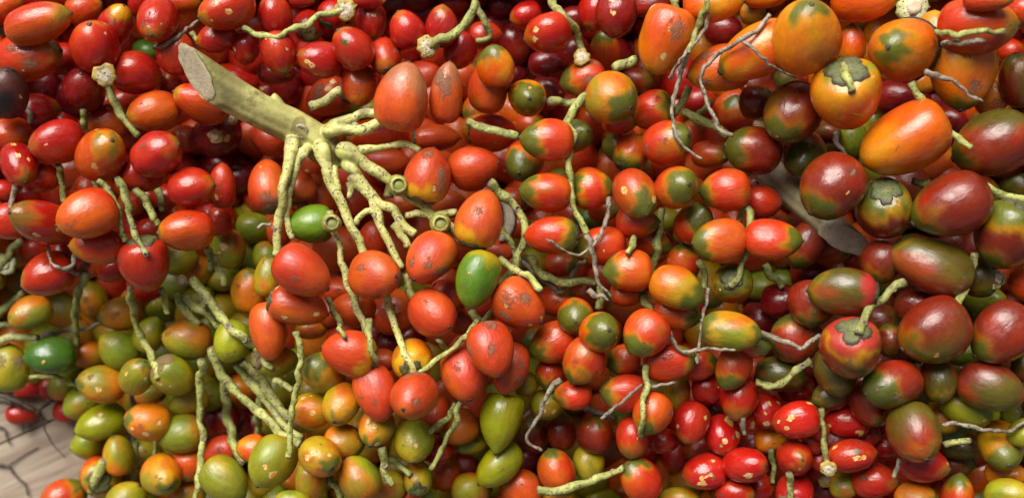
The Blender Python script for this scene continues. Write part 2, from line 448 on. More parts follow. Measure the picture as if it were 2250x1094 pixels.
# stems: layer radius tone | x,y x,y ... | flags (c = pale cut calyx at the first point, C = at the last)
STEM = """
3 9 n | 230,166 243,195 252,225 272,262 290,285 306,300 | c
4 8 n | 760,22 738,28 712,40 690,48 660,60 632,72 605,80 578,78 555,70 533,62 | c
4 10 n | 940,102 963,87 995,72 1023,50 1038,25 1044,-5 | c
2 8 n | 1043,8 1060,35 1067,52 1078,83 1062,92 1045,90 | .
3 9 n | 1212,-8 1220,15 1235,35 1262,58 1270,80 1278,126 | C2
5 9 n | 1025,268 1045,280 1067,283 1100,290 1140,298 | e
5 8 n | 1290,205 1275,225 1257,245 1252,275 1256,300 1252,330 1248,365 1256,400 1258,440 1275,480 1290,515 | .
3 9 n | 1200,225 1235,228 1275,222 1300,215 | .
4 10 n | 1345,152 1370,142 1400,130 | s
6 7 n | 1557,-10 1547,30 1535,65 1520,100 1510,118 | .
6 5 d | 1510,118 1500,145 1492,175 1482,205 1477,240 1480,275 1490,305 1510,330 1543,350 | e
6 4 d | 1556,28 1550,60 1535,85 1510,110 1490,140 1470,175 | .
7 5 d | 1692,32 1675,55 1650,75 1615,95 1590,112 1563,130 1545,155 1542,185 1552,220 1570,260 1580,282 1612,298 | .
7 4 d | 1632,92 1660,112 1690,140 1720,160 1750,172 | e
8 9 n | 1852,140 1856,155 1865,178 1873,203 | e
7 7 n | 2053,72 2090,76 2140,74 2180,70 2208,71 | e
6 6 d | 2070,97 2110,95 2165,90 | .
7 6 d | 2030,158 2060,168 2092,177 2110,190 2130,208 2160,224 | e
7 8 n | 2003,180 2015,205 2040,240 2060,270 2087,293 2110,308 2137,325 | e
3 6 d | 1833,290 1845,320 1860,347 | .
3 7 n | 128,362 131,382 134,402 138,425 142,445 | s
4 6 d | 33,405 30,430 23,460 | .
5 7 n | 214,396 232,412 247,432 262,465 270,500 277,532 | s
5 8 n | 255,390 268,420 277,450 285,480 297,515 312,545 323,560 | s
4 8 n | 297,413 315,440 333,462 350,497 | .
2 7 n | 345,410 352,435 357,465 | .
5 5 d | 160,540 165,560 163,578 148,590 132,590 112,580 107,560 109,543 | e
5 4 d | 146,592 158,598 174,603 | .
3 8 n | 190,600 180,622 170,648 166,690 165,722 168,760 171,798 | s
4 8 n | 287,630 289,660 293,685 307,728 325,770 340,800 350,832 | s
4 7 n | 352,632 360,660 368,690 | e
3 10 n | 418,612 447,645 470,675 490,695 515,720 533,737 560,760 | s
2 10 n | -10,690 20,672 53,640 | .
2 8 n | -5,590 13,562 30,545 47,528 | .
2 8 p | -10,716 15,714 32,716 | .
4 9 p | -10,748 30,745 60,742 85,741 | .
3 6 d | 80,742 120,733 160,722 195,718 225,710 | e
4 5 n | 62,828 85,828 120,827 145,838 167,847 | .
3 6 d | 290,865 292,890 293,915 290,950 285,985 281,1018 | s
3 6 n | 299,968 296,1010 290,1058 | .
5 8 n | 443,788 441,830 440,862 443,920 444,980 438,1040 428,1100 | s
5 11 n | 231,1008 222,1030 210,1055 199,1082 | S
6 7 n | 650,727 657,760 660,795 655,835 648,870 640,920 636,960 634,1006 | .
4 10 n | 462,762 478,800 493,829 520,860 550,889 575,912 602,936 630,960 662,976 | s
3 10 n | 532,792 555,812 577,835 592,855 604,872 620,895 636,925 | s
3 10 n | 520,800 540,825 552,845 575,870 594,890 620,920 640,950 665,966 | s
2 10 n | 498,830 500,860 502,895 505,930 508,960 522,990 535,1018 | s
2 8 n | 572,870 570,910 566,962 | .
6 7 n | 808,700 813,750 818,780 827,804 | .
4 8 n | 722,1045 735,1068 752,1095 | .
5 9 n | 837,980 841,1010 845,1035 862,1068 | s
3 8 n | 857,1008 880,1025 903,1045 | s
6 6 d | 1232,832 1215,850 1200,872 1190,900 1183,916 1168,940 1158,960 1160,970 1178,982 1192,990 | e
6 6 n | 1010,880 1003,905 992,945 970,990 945,1032 | .
5 6 n | 1002,884 990,910 975,928 940,950 | .
6 6 n | 1050,700 1030,729 1005,755 985,770 950,798 918,820 | .
5 6 n | 960,742 970,755 982,768 | .
5 9 n | 1180,1078 1215,1075 1265,1067 1310,1052 1350,1036 1372,1026 | s
3 7 d | 1283,896 1315,908 1352,918 | .
6 7 n | 1418,800 1421,830 1418,860 1413,896 1409,930 1407,962 | s
6 4 d | 1320,920 1345,900 1380,872 1412,844 | .
6 4 d | 1424,850 1450,846 1484,840 | .
6 5 d | 1470,728 1478,750 1492,766 1515,772 1560,766 1617,769 | e
6 4 d | 1543,700 1540,740 1535,770 1532,800 | .
6 6 d | 1667,729 1690,738 1717,749 1745,758 1765,762 1785,750 1803,735 | s
5 8 n | 1660,838 1690,846 1710,846 1730,832 1745,818 1765,803 1782,792 | s
5 7 n | 1733,1036 1735,1060 1737,1100 | .
3 6 n | 1692,985 1697,1020 1698,1062 | .
5 6 d | 1632,917 1635,935 1636,955 | .
7 10 n | 1990,618 1965,630 1943,645 1925,660 1910,682 1898,705 1886,735 | s
6 8 n | 2143,555 2130,595 2117,628 2110,655 2104,680 | .
7 9 n | 2165,406 2185,420 2205,428 2230,436 2262,442 | .
5 9 n | 2005,398 2025,402 2045,404 | .
5 7 n | 1803,896 1807,920 1813,956 1815,990 1821,1030 | C2
6 5 d | 1978,1005 1970,1030 1963,1050 | .
5 7 n | 2072,977 2095,972 2133,966 | .
5 5 d | 2068,931 2100,934 2133,939 2180,946 2220,949 2235,935 2255,924 | .
5 6 n | 2018,797 2017,818 | .
3 9 n | 1455,458 1450,490 1447,520 1440,560 1437,605 | .
4 8 n | 1412,645 1420,665 1432,685 | .
5 8 n | 1640,455 1650,470 1645,505 1642,545 1635,575 1622,605 1605,632 | S
4 6 n | 1622,490 1630,465 1640,450 | .
3 8 n | 1680,580 1690,600 1705,615 1722,632 | .
3 8 n | 1535,570 1547,600 1548,635 | .
6 4 d | 1556,632 1552,665 1545,695 1541,720 | .
5 5 d | 1337,432 1337,460 1330,490 1316,520 1295,545 1270,560 1240,550 1215,535 1200,525 | e
5 6 d | 1290,515 1298,540 1305,565 1308,585 1312,615 1325,635 1345,652 | e
4 6 d | 1146,570 1160,590 1180,605 1205,625 1228,640 1243,630 1255,605 1275,580 1288,572 | .
3 9 n | 1165,560 1177,585 1200,608 1235,620 1275,620 1312,618 | s
4 9 n | 1075,400 1100,425 1130,450 1148,480 1150,510 1147,545 1135,565 1125,590 1105,615 1093,640 | s
3 8 n | 1100,500 1115,525 1130,555 1140,590 | s
5 9 n | 1092,570 1115,585 1140,600 1170,615 1190,640 | s
4 9 n | 1035,678 1045,695 1055,712 | e
4 7 n | 1055,712 1078,690 1090,672 | .
3 9 n | 1320,625 1318,650 1317,680 | .
5 6 d | 1292,636 1305,648 1322,650 1338,660 | e
3 10 n | 1500,240 1530,262 1570,275 1600,300 | .
3 8 n | 1515,190 1505,215 1490,235 1482,255 | s
2 8 n | 1560,225 1545,250 1520,262 | .
3 5 d | 340,105 362,98 385,85 410,65 436,45 | e
3 7 n | 420,72 432,88 440,105 | .
4 6 d | 60,238 66,252 66,272 | .
4 8 n | 1480,-8 1484,15 1492,35 | e
2 7 n | 180,240 184,262 186,285 | .
2 7 n | 205,395 212,410 218,425 | .
3 8 n | 455,545 460,575 462,595 | .
5 4 d | 565,502 580,495 598,492 | .
2 9 n | 385,640 400,670 420,700 440,715 | s
2 9 n | 405,650 430,672 460,690 480,720 | s
4 6 n | 720,652 735,685 750,717 | .
3 7 n | 435,632 444,655 450,677 | s
4 7 n | 600,832 622,842 645,857 | s
3 6 n | 340,967 341,985 340,1004 | .
5 6 n | 745,712 752,730 760,742 | .
3 7 n | 470,560 485,590 492,630 | s
4 7 n | 1445,690 1455,712 1468,730 | .
4 7 n | 1395,520 1388,545 1378,560 | .
3 8 n | 560,760 580,790 600,812 | s
"""
# main stalk branches: layer radius0 radius1 | points ; scars
RACH = """
5 16 11 | 655,300 640,325 627,385 620,430 613,480 610,530 607,565
5 12 8 | 690,335 672,333 655,350 645,385 640,410 630,440 628,470 632,500 645,525
5 16 11 | 700,310 712,345 722,390 735,430 752,465 770,495 785,530 803,562
5 10 8 | 735,350 737,385 742,420 747,440
5 9 11 | 724,462 728,490 735,520 746,560 757,600 768,640 790,690 806,730 816,790
5 17 12 | 735,330 760,335 790,352 820,375 850,395 872,407 905,435 950,470 1000,510 1035,535 1055,545
5 15 11 | 750,350 775,375 800,405 830,440 865,475 890,495 915,515
5 14 9 | 770,385 800,415 820,445 832,480 845,515 858,540 872,565 885,590
5 12 9 | 795,415 835,460 842,500 850,520
5 14 10 | 865,490 885,515 895,545
5 15 10 | 895,600 905,640 920,665
5 10 9 | 848,645 860,690 872,730 885,765 902,800 910,822
5 9 9 | 830,470 808,460 790,475 782,495
5 9 9 | 890,472 925,475 960,472 1005,465
4 12 10 | 855,435 850,400 835,385 805,375
5 14 6 | 770,400 772,420 765,437
5 12 8 | 785,330 815,328 850,320 885,320 925,332
5 17 13 | 705,292 735,288 765,282 800,280 830,272 862,262
5 13 12 | 720,285 745,272 775,258 805,248 835,246
5 12 11 | 680,235 700,228 725,215 752,198
4 10 8 | 905,595 930,610 950,620
"""
# ------------------------------------------------------------------ helpers
def lin(r, g, b):
    f = lambda c: c / 12.92 if c <= 0.04045 else ((c + 0.055) / 1.055) ** 2.4
    return np.array([f(r / 255), f(g / 255), f(b / 255)])
def world(x, y, z):
    k = (CAMZ - z) / DIST * S
    return Vector(((x - FW / 2) * k, (FH / 2 - y) * k, z * S))
def scale_at(z): return (CAMZ - z) / DIST * S
def sstep(a, b, x):
    t = np.clip((x - a) / (b - a), 0, 1); return t * t * (3 - 2 * t)
def wave(p, seed, f=1.0, n=7):
    r = np.random.default_rng(seed); o = np.zeros(len(p))
    for i in range(n):
        k = r.normal(size=3); k *= f * (0.6 + 0.8 * r.random()) * 2.2 / np.linalg.norm(k)
        o += np.sin(p @ k + r.random() * 6.283)
    return o / math.sqrt(n / 2) / 1.4
def tag(o, label=None, cat=None, group=None, kind=None):
    if label: o['label'] = label
    if cat: o['category'] = cat
    if group: o['group'] = group
    if kind: o['kind'] = kind
    return o
def mesh_obj(name, V, F, mat, parent=None, attrs=None, loc=None):
    me = bpy.data.meshes.new(name)
    me.from_pydata([tuple(v) for v in V], [], F)
    me.polygons.foreach_set('use_smooth', np.ones(len(me.polygons), bool))
    for k, a in (attrs or {}).items():
        a = np.asarray(a, float)
        if a.ndim == 1:
            at = me.attributes.new(k, 'FLOAT', 'POINT'); at.data.foreach_set('value', a)
        elif k == 'loc':
            at = me.attributes.new(k, 'FLOAT_VECTOR', 'POINT'); at.data.foreach_set('vector', a.ravel())
        else:
            at = me.attributes.new(k, 'FLOAT_COLOR', 'POINT')
            at.data.foreach_set('color', np.hstack([a, np.ones((len(a), 1))]).ravel())
    me.materials.append(mat); me.update()
    o = bpy.data.objects.new(name, me); col.objects.link(o)
    if parent is not None: o.parent = parent
    if loc is not None: o.location = loc
    return o

# ------------------------------------------------------------------ materials
class NT:
    def __init__(s, name):
        s.m = bpy.data.materials.new(name); s.m.use_nodes = True; s.n = s.m.node_tree.nodes; s.l = s.m.node_tree.links
        s.b = s.n['Principled BSDF']
    def put(s, sock, v):
        if hasattr(v, 'is_linked') or isinstance(v, bpy.types.NodeSocket): s.l.new(v, sock)
        elif isinstance(v, (tuple, list, np.ndarray)):
            v = list(v); sock.default_value = v + [1.0] if (len(v) == 3 and len(sock.default_value) == 4) else v
        else: sock.default_value = v
    def attr(s, name, out='Color'):
        n = s.n.new('ShaderNodeAttribute'); n.attribute_name = name; return n.outputs[out]
    def noise(s, vec, scale, detail=3.0, rough=0.55, dist=0.0):
        n = s.n.new('ShaderNodeTexNoise'); s.l.new(vec, n.inputs['Vector'])
        n.inputs['Scale'].default_value = scale; n.inputs['Detail'].default_value = detail
        n.inputs['Roughness'].default_value = rough; n.inputs['Distortion'].default_value = dist
        return n.outputs['Fac']
    def voro(s, vec, scale, feature='F1', out='Distance'):
        n = s.n.new('ShaderNodeTexVoronoi'); n.feature = feature; s.l.new(vec, n.inputs['Vector']); n.inputs['Scale'].default_value = scale
        return n.outputs[out]
    def math(s, op, a, b=0.0, clamp=False):
        n = s.n.new('ShaderNodeMath'); n.operation = op; n.use_clamp = clamp; s.put(n.inputs[0], a); s.put(n.inputs[1], b); return n.outputs[0]
    def mapr(s, v, a, b, c=0.0, d=1.0, smooth=True):
        n = s.n.new('ShaderNodeMapRange'); n.interpolation_type = 'SMOOTHSTEP' if smooth else 'LINEAR'
        s.put(n.inputs[0], v)
        for i, x in enumerate((a, b, c, d)): n.inputs[i + 1].default_value = x
        return n.outputs[0]
    def mix(s, f, a, b, mode='MIX'):
        n = s.n.new('ShaderNodeMix'); n.data_type = 'RGBA'; n.blend_type = mode
        s.put(n.inputs[0], f); s.put(n.inputs[6], a); s.put(n.inputs[7], b); return n.outputs[2]
    def vmul(s, v, k):
        n = s.n.new('ShaderNodeVectorMath'); n.operation = 'MULTIPLY'; s.l.new(v, n.inputs[0]); n.inputs[1].default_value = k; return n.outputs[0]
    def bump(s, h, strength, dist, prev=None):
        n = s.n.new('ShaderNodeBump'); n.inputs['Strength'].default_value = strength; n.inputs['Distance'].default_value = dist
        s.l.new(h, n.inputs['Height'])
        if prev is not None: s.l.new(prev, n.inputs['Normal'])
        return n.outputs[0]
    def out(s, color, rough, normal=None, **kw):
        s.put(s.b.inputs['Base Color'], color); s.put(s.b.inputs['Roughness'], rough)
        if normal is not None: s.l.new(normal, s.b.inputs['Normal'])
        for k, v in kw.items(): s.put(s.b.inputs[k.replace('_', ' ')], v)
        return s.m

def skin_material():
    t = NT('fruit_skin'); c = t.attr('col'); p = t.attr('loc', 'Vector')
    n1 = t.noise(p, 1.7, 4, 0.6)
    c = t.mix(t.mapr(n1, 0.3, 0.7, 0.0, 0.7), c, t.mix(1.0, c, (0.74, 0.58, 0.5), 'MULTIPLY'))
    n2 = t.noise(t.vmul(p, (9, 9, 1.4)), 1.6, 3, 0.6)           # lengthwise fibres
    c = t.mix(t.mapr(n2, 0.45, 0.75, 0.0, 0.55), c, t.mix(1.0, c, (1.2, 1.22, 1.0), 'MULTIPLY'))
    n3 = t.noise(p, 5.0, 5, 0.65)
    c = t.mix(t.mapr(n3, 0.5, 0.72, 0.0, 0.65), c, t.mix(1.0, c, (0.78, 0.66, 0.6), 'MULTIPLY'))
    vd = t.voro(p, 6.5); vc = t.voro(p, 6.5, out='Color')        # small dark specks
    sp = t.math('MULTIPLY', t.mapr(vd, 0.045, 0.085, 1.0, 0.0), t.mapr(vc, 0.60, 0.62))
    c = t.mix(t.math('MULTIPLY', sp, 0.8), c, (0.055, 0.03, 0.02))
    vd2 = t.voro(p, 11.0); vc2 = t.voro(p, 11.0, out='Color')    # pale lenticels
    lp = t.math('MULTIPLY', t.mapr(vd2, 0.04, 0.08, 1.0, 0.0), t.mapr(vc2, 0.72, 0.74))
    c = t.mix(t.math('MULTIPLY', lp, 0.55), c, (0.72, 0.48, 0.30))
    vd3 = t.voro(p, 15.0); vc3 = t.voro(p, 15.0, out='Color')    # pin-prick pores
    c = t.mix(t.math('MULTIPLY', t.math('MULTIPLY', t.mapr(vd3, 0.06, 0.14, 1.0, 0.0), t.mapr(vc3, 0.5, 0.55)), 0.5), c, (0.10, 0.045, 0.02))
    sc_ = t.noise(t.vmul(p, (2.5, 9.0, 5.0)), 1.6, 5, 0.7, 0.8); scm = t.mapr(sc_, 0.66, 0.74, 0.0, 0.28)      # scuffs
    c = t.mix(scm, c, (0.52, 0.30, 0.17))
    # scabs: crusty grey brown
    ns = t.noise(t.vmul(p, (1.0, 1.0, 0.7)), 6.0, 8, 0.75, 1.2); sa = t.attr('scab', 'Fac')
    sm = t.mapr(t.math('ADD', t.math('MULTIPLY', sa, 0.47), ns), 0.84, 0.93)
    sm = t.math('MULTIPLY', sm, t.mapr(sa, 0.02, 0.2))
    nsc = t.noise(p, 22, 3, 0.7)
    scol = t.mix(nsc, (0.14, 0.06, 0.025), (0.38, 0.23, 0.12))
    c = t.mix(t.math('MULTIPLY', sm, 0.82), c, scol)
    # flaked skin: yellow to cream flesh
    npn = t.noise(p, 3.6, 5, 0.6, 0.4); pa = t.attr('peel', 'Fac')
    pm = t.math('MULTIPLY', t.mapr(t.math('ADD', t.math('MULTIPLY', pa, 0.75), npn), 0.98, 1.0), t.mapr(pa, 0.05, 0.2))
    rim = t.math('MULTIPLY', t.mapr(t.math('ADD', t.math('MULTIPLY', pa, 0.75), npn), 0.955, 0.98), t.mapr(pa, 0.05, 0.2))
    pcol = t.mix(t.mapr(t.noise(p, 7.0, 3), 0.4, 0.62), (0.80, 0.33, 0.02), (0.86, 0.66, 0.33))
    c = t.mix(t.math('MULTIPLY', rim, 0.45), c, (0.22, 0.07, 0.02)); c = t.mix(pm, c, pcol)
    # dusty waxy bloom
    nb = t.noise(p, 1.3, 5, 0.7)
    c = t.mix(t.mapr(nb, 0.5, 0.8, 0.0, 0.05), c, (0.55, 0.42, 0.38))
    c = t.mix(1.0, c, (0.66, 0.66, 0.66), 'MULTIPLY')
    gl = t.attr('gloss', 'Fac')
    r = t.math('ADD', t.mapr(n3, 0.3, 0.75, -0.12, 0.18), gl)
    r = t.math('ADD', r, t.math('ADD', t.math('MULTIPLY', sm, 0.4), t.math('MULTIPLY', pm, 0.25)), True)
    h = t.math('ADD', t.math('MULTIPLY', n2, 0.12), t.math('MULTIPLY', n3, 0.2))
    nw = t.noise(t.vmul(p, (2.2, 2.2, 1.2)), 1.0, 4, 0.62, 0.3); nm = t.bump(nw, 0.16, 0.006); nm = t.bump(h, 0.2, 0.002, nm)
    h2 = t.math('SUBTRACT', t.math('MULTIPLY', t.math('ADD', nsc, 0.5), sm), t.math('MULTIPLY', pm, 0.9))
    nm = t.bump(h2, 0.7, 0.0012, nm)
    return t.out(c, r, nm, Coat_Weight=0.06, Coat_Roughness=0.25, Specular_IOR_Level=0.5)

def stem_material(name, rough=0.62, speck=0.75, bs=0.9):
    t = NT(name); c = t.attr('col'); p = t.attr('loc', 'Vector')
    n1 = t.noise(p, 60, 5, 0.65); n2 = t.noise(p, 260, 3, 0.6)
    c = t.mix(t.mapr(n1, 0.35, 0.7, 0.0, 0.6), c, t.mix(1.0, c, (0.55, 0.55, 0.5), 'MULTIPLY'))
    c = t.mix(t.mapr(n2, 0.5, 0.7, 0.0, 0.35), c, t.mix(1.0, c, (1.35, 1.3, 1.2), 'MULTIPLY'))
    vd = t.voro(p, 330); vc = t.voro(p, 330, out='Color')
    sp = t.math('MULTIPLY', t.math('MULTIPLY', t.mapr(vd, 0.2, 0.42, 1.0, 0.0), t.mapr(vc, 0.35, 0.45)), speck)
    c = t.mix(sp, c, (0.06, 0.04, 0.018))
    nd = t.noise(p, 30, 5, 0.7)
    c = t.mix(t.mapr(nd, 0.54, 0.72, 0.0, 0.75), c, (0.17, 0.11, 0.06))
    c = t.mix(1.0, c, (0.68, 0.68, 0.68), 'MULTIPLY')
    h = t.math('ADD', n1, t.math('MULTIPLY', n2, 0.5))
    return t.out(c, rough, t.bump(h, bs, 0.002))

def cut_material():
    t = NT('cut_stalk_fibre'); c = t.attr('col'); p = t.attr('loc', 'Vector')
    n1 = t.noise(p, 70, 6, 0.7); n2 = t.noise(p, 420, 3, 0.6); n3 = t.noise(t.vmul(p, (3, 1, 1)), 130, 4, 0.7)
    c = t.mix(t.mapr(n1, 0.38, 0.68, 0.0, 0.5), c, (0.36, 0.27, 0.19))
    c = t.mix(t.mapr(n2, 0.5, 0.66, 0.0, 0.3), c, (0.22, 0.16, 0.11))
    c = t.mix(t.mapr(n3, 0.55, 0.7, 0.0, 0.35), c, (0.78, 0.70, 0.55))
    c = t.mix(1.0, c, (0.7, 0.7, 0.7), 'MULTIPLY')
    return t.out(c, 0.85, t.bump(t.math('ADD', n2, n1), 0.4, 0.001))

def wood_material():
    t = NT('weathered_plank'); p = t.attr('loc', 'Vector')
    g = t.noise(t.vmul(p, (1.5, 26, 26)), 3.0, 6, 0.65, 0.3)
    n = t.noise(p, 6, 5, 0.6); f = t.noise(t.vmul(p, (8, 120, 120)), 2.0, 3, 0.6)
    c = t.mix(t.mapr(g, 0.3, 0.7), (0.33, 0.235, 0.155), (0.60, 0.48, 0.36))
    c = t.mix(t.mapr(n, 0.4, 0.7, 0.0, 0.45), c, (0.62, 0.52, 0.42))
    c = t.mix(t.mapr(f, 0.55, 0.72, 0.0, 0.4), c, (0.22, 0.16, 0.11))
    c = t.mix(1.0, c, (0.56, 0.56, 0.56), 'MULTIPLY')
    return t.out(c, 0.75, t.bump(t.math('ADD', g, t.math('MULTIPLY', f, 0.5)), 0.5, 0.002))

SKIN = skin_material(); STEMM = stem_material('stem_bark'); CALYXM = stem_material('calyx_tissue', 0.6)
CUT = cut_material(); WOOD = wood_material()

# ------------------------------------------------------------------ heap layout
G = dict(  # skin colours: body, second colour
    r=((188, 26, 17), (200, 52, 18)), m=((122, 14, 20), (150, 28, 22)), o=((238, 98, 8), (240, 140, 14)), s=((214, 70, 18), (222, 96, 22)),
    t=((214, 58, 18), (222, 92, 20)), b=((126, 38, 14), (152, 46, 16)), v=((146, 158, 24), (190, 172, 24)), y=((234, 130, 10), (190, 164, 18)),
    g=((88, 132, 22), (112, 148, 26)), q=((208, 56, 14), (216, 92, 14)), k=((66, 24, 14), (90, 34, 18)))
GREEN, YEL, OLIVE = lin(84, 110, 34), lin(226, 160, 14), lin(88, 94, 20)
DEF_T = dict(r=.06, m=.0, o=.12, s=.0, t=.42, b=.3, v=.0, y=.25, g=.0, q=.12, k=0)
fruits = []
for ln in FRUIT.strip().splitlines():
    parts = [a.strip() for a in ln.split('|')]; a = parts[0].split()
    f = dict(x=float(a[0]), y=float(a[1]), A=float(a[2]), B=float(a[3]), ang=float(a[4]), tilt=float(a[5]), L=float(a[6]), c=a[7], fl=set(), T=None, label=None, lm=None)
    for k in a[8].split(','):
        if k[0] == 'T' and len(k) > 1: f['T'] = float(k[1:])
        elif k != '.': f['fl'].add(k)
    if len(parts) > 1: f['label'], f['lm'] = parts[1], parts[2]
    fruits.append(f)
N = len(fruits)
X = np.array([f['x'] for f in fruits]); Y = np.array([f['y'] for f in fruits]); L = np.array([f['L'] for f in fruits])
L = np.where((Y < 215) & (X < 1400) & (L <= 3) & (L > 0), L + 1, L)
L = np.where((X < 760) & (Y > 640) & (L >= 2) & (L <= 4), L + .7, L)
RB = np.array([f['B'] for f in fruits]); RA = np.array([f['A'] for f in fruits])
def heap(x, y):
    x = np.asarray(x, float); y = np.asarray(y, float)
    d = np.hypot((x - 40) * 0.9, (y - 1010))
    h = 40 + 330 * sstep(90, 620, d)
    h = h + 70 * sstep(1300, 2250, x) + 40 * sstep(400, 0, y) * sstep(1300, 1700, x)
    h = h - 70 * np.exp(-(((x - 1120) / 230) ** 2 + ((y - 1060) / 190) ** 2))
    h = h - 60 * np.exp(-(((x - 1650) / 260) ** 2 + ((y - 1040) / 150) ** 2))
    h = h - 40 * np.exp(-(((x - 500) / 150) ** 2 + ((y - 900) / 120) ** 2))
    return h
Z = heap(X, Y) + np.interp(L, [0, 1, 2, 3, 4, 5, 6, 7], [-190, -125, -60, 15, 65, 105, 140, 170])
Z0 = Z.copy()
RM = np.minimum(RA, RB * 1.12) * 0.5 + RB * 0.5
dx = X[:, None] - X[None]; dy = Y[:, None] - Y[None]; dh = np.hypot(dx, dy)
RS = (RM[:, None] + RM[None]) * 0.93
need = np.sqrt(np.maximum(RS ** 2 - dh ** 2, 0)); np.fill_diagonal(need, 0)
order = (L[:, None] - L[None]) * 100 + (Y[None] - Y[:, None]) * 0.02 + (np.arange(N)[:, None] - np.arange(N)[None]) * 1e-4
sgn = np.where(order > 0, 1.0, -1.0); act = need > 1
for it in range(160):
    gap = sgn * (Z[:, None] - Z[None])
    push = np.where(act, np.clip(need - gap, 0, None), 0) * sgn * 0.25
    cnt = np.maximum((np.abs(push) > 0.3).sum(1), 1)
    Z = Z + push.sum(1) / cnt ** 0.5 * 0.8 + (Z0 - Z) * 0.02
Z = np.maximum(Z, RB * 0.9)
# which fruits show most (coarse height raster); the 300 largest become things of their own
step = 6; gx, gy = np.meshgrid(np.arange(3, FW, step), np.arange(3, FH, step))
best = np.full(gx.shape, -1e9); own = np.full(gx.shape, -1)
for i in range(N):
    q = RM[i] ** 2 - (gx - X[i]) ** 2 - (gy - Y[i]) ** 2
    hgt = np.where(q > 0, Z[i] + np.sqrt(np.maximum(q, 0)), -1e9)
    m = hgt > best; best[m] = hgt[m]; own[m] = i
vis = np.bincount(own[own >= 0].ravel(), minlength=N)
rank = np.argsort(-vis); single = np.zeros(N, bool); single[rank[:300]] = True
single &= vis > 0
def height(x, y, lmax, default=None):
    q = RM ** 2 - (X - x) ** 2 - (Y - y) ** 2
    ok = (q > 0) & (L <= lmax)
    if ok.any(): return float((Z + np.sqrt(np.maximum(q, 0)))[ok].max())
    return float(heap(x, y)) - 10 if default is None else default

# ------------------------------------------------------------------ one fruit
def topo(nr, ns):
    F = []
    for j in range(ns): F.append((0, 1 + j, 1 + (j + 1) % ns))
    for i in range(nr - 2):
        a, b = 1 + i * ns, 1 + (i + 1) * ns
        for j in range(ns): F.append((a + j, b + j, b + (j + 1) % ns, a + (j + 1) % ns))
    e = 1 + (nr - 2) * ns; z = e + ns
    e -= 0
    base = 1 + (nr - 2) * ns
    F = [f for f in F]
    last = 1 + (nr - 2) * ns
    for j in range(ns): F.append((last + (j + 1) % ns, last + j, last + ns))
    return F
def grid(nr, ns):       # nr rings between the poles
    th = np.pi * (np.arange(1, nr) / nr); ph = 2 * np.pi * np.arange(ns) / ns
    T, P = np.meshgrid(th, ph, indexing='ij')
    T = np.concatenate([[0.0], T.ravel(), [np.pi]]); P = np.concatenate([[0.0], P.ravel(), [0.0]])
    return T, P
GR = {}
for key, (nr, ns) in dict(hi=(30, 40), lo=(14, 18)).items(): GR[key] = (grid(nr, ns), topo(nr, ns))
SHAPE = dict(r=(.06, .035, .10), m=(.06, .03, .10), o=(.13, .03, .12), s=(.10, .02, .10), t=(.05, .06, .10), b=(.02, .03, .10), v=(.05, .05, .10),
             y=(.03, .03, .10), g=(.11, .04, .12), q=(.04, .03, .10), k=(.03, .02, .1))
def shape_fn(f, seed):
    r = np.random.default_rng(seed); tp, nip, flat = SHAPE[f['c']]
    if 'F' in f['fl']: tp, nip, flat = .16, .08, .30
    if 'R' in f['fl']: tp, nip = .08, .05
    tp *= 0.7 + 0.6 * r.random(); nip *= 0.5 + r.random()
    k2, k3 = r.uniform(.01, .06), r.uniform(.008, .04); p2, p3 = r.random(2) * 6.28
    bend = r.uniform(-.09, .09, 2); dents = []
    for _ in range(r.integers(5, 9)):
        d = r.normal(size=3); dents.append((d / np.linalg.norm(d), r.uniform(.2, .6), r.uniform(-.04, .065)))
    if 'D' in f['fl']:
        for _ in range(4):
            d = r.normal(size=3); d[2] *= .4; dents.append((d / np.linalg.norm(d), r.uniform(.16, .3), r.uniform(.05, .11)))
    def fn(T, P, off=0.0):
        st, ct = np.sin(T), np.cos(T)
        rad = st ** (0.93 if 'R' not in f['fl'] else 0.78) * (1 - tp * ct - 0.05 * ct * ct * (ct > 0))
        rad = rad * (1 + k2 * np.cos(2 * P + p2) * st + k3 * np.cos(3 * P + p3) * st)
        z = ct + nip * np.exp(-(T / 0.26) ** 2)
        z = np.where(ct < -0.55, z + flat * sstep(0.55, 1.0, -ct), z)
        z = z + 0.07 * np.exp(-((np.pi - T) / 0.22) ** 2)
        v = np.stack([rad * np.cos(P) + bend[0] * ct * ct, rad * np.sin(P) + bend[1] * ct * ct, z], 1)
        n = np.stack([st * np.cos(P), st * np.sin(P), ct], 1)
        for d, wd, am in dents:
            v = v - n * (am * np.exp(-((1 - n @ d) / (wd * wd))))[:, None]
        return v + n * off
    return fn
def blob(n, r, cnt, s0, s1, face=None):
    o = np.zeros(len(n))
    for _ in range(cnt):
        d = r.normal(size=3)
        if face is not None: d = d * 0.62 + face * 1.0
        d /= np.linalg.norm(d); o = np.maximum(o, np.exp(-((1 - n @ d) / (r.uniform(s0, s1) ** 2 / 2))))
    return o
def ray_rot(x, y):
    d = Vector(((x - FW / 2), (FH / 2 - y), -DIST)).normalized()
    return Vector((0, 0, -1)).rotation_difference(d).to_matrix()
def fruit_rot(f, seed):
    a, t = math.radians(f['ang']), math.radians(f['tilt'])
    d = Vector((math.cos(t) * math.cos(a), math.cos(t) * math.sin(a), math.sin(t)))
    roll = Matrix.Rotation(random.Random(seed).random() * 6.283, 3, 'Z')
    return ray_rot(f['x'], f['y']) @ d.to_track_quat('Z', 'Y').to_matrix() @ roll
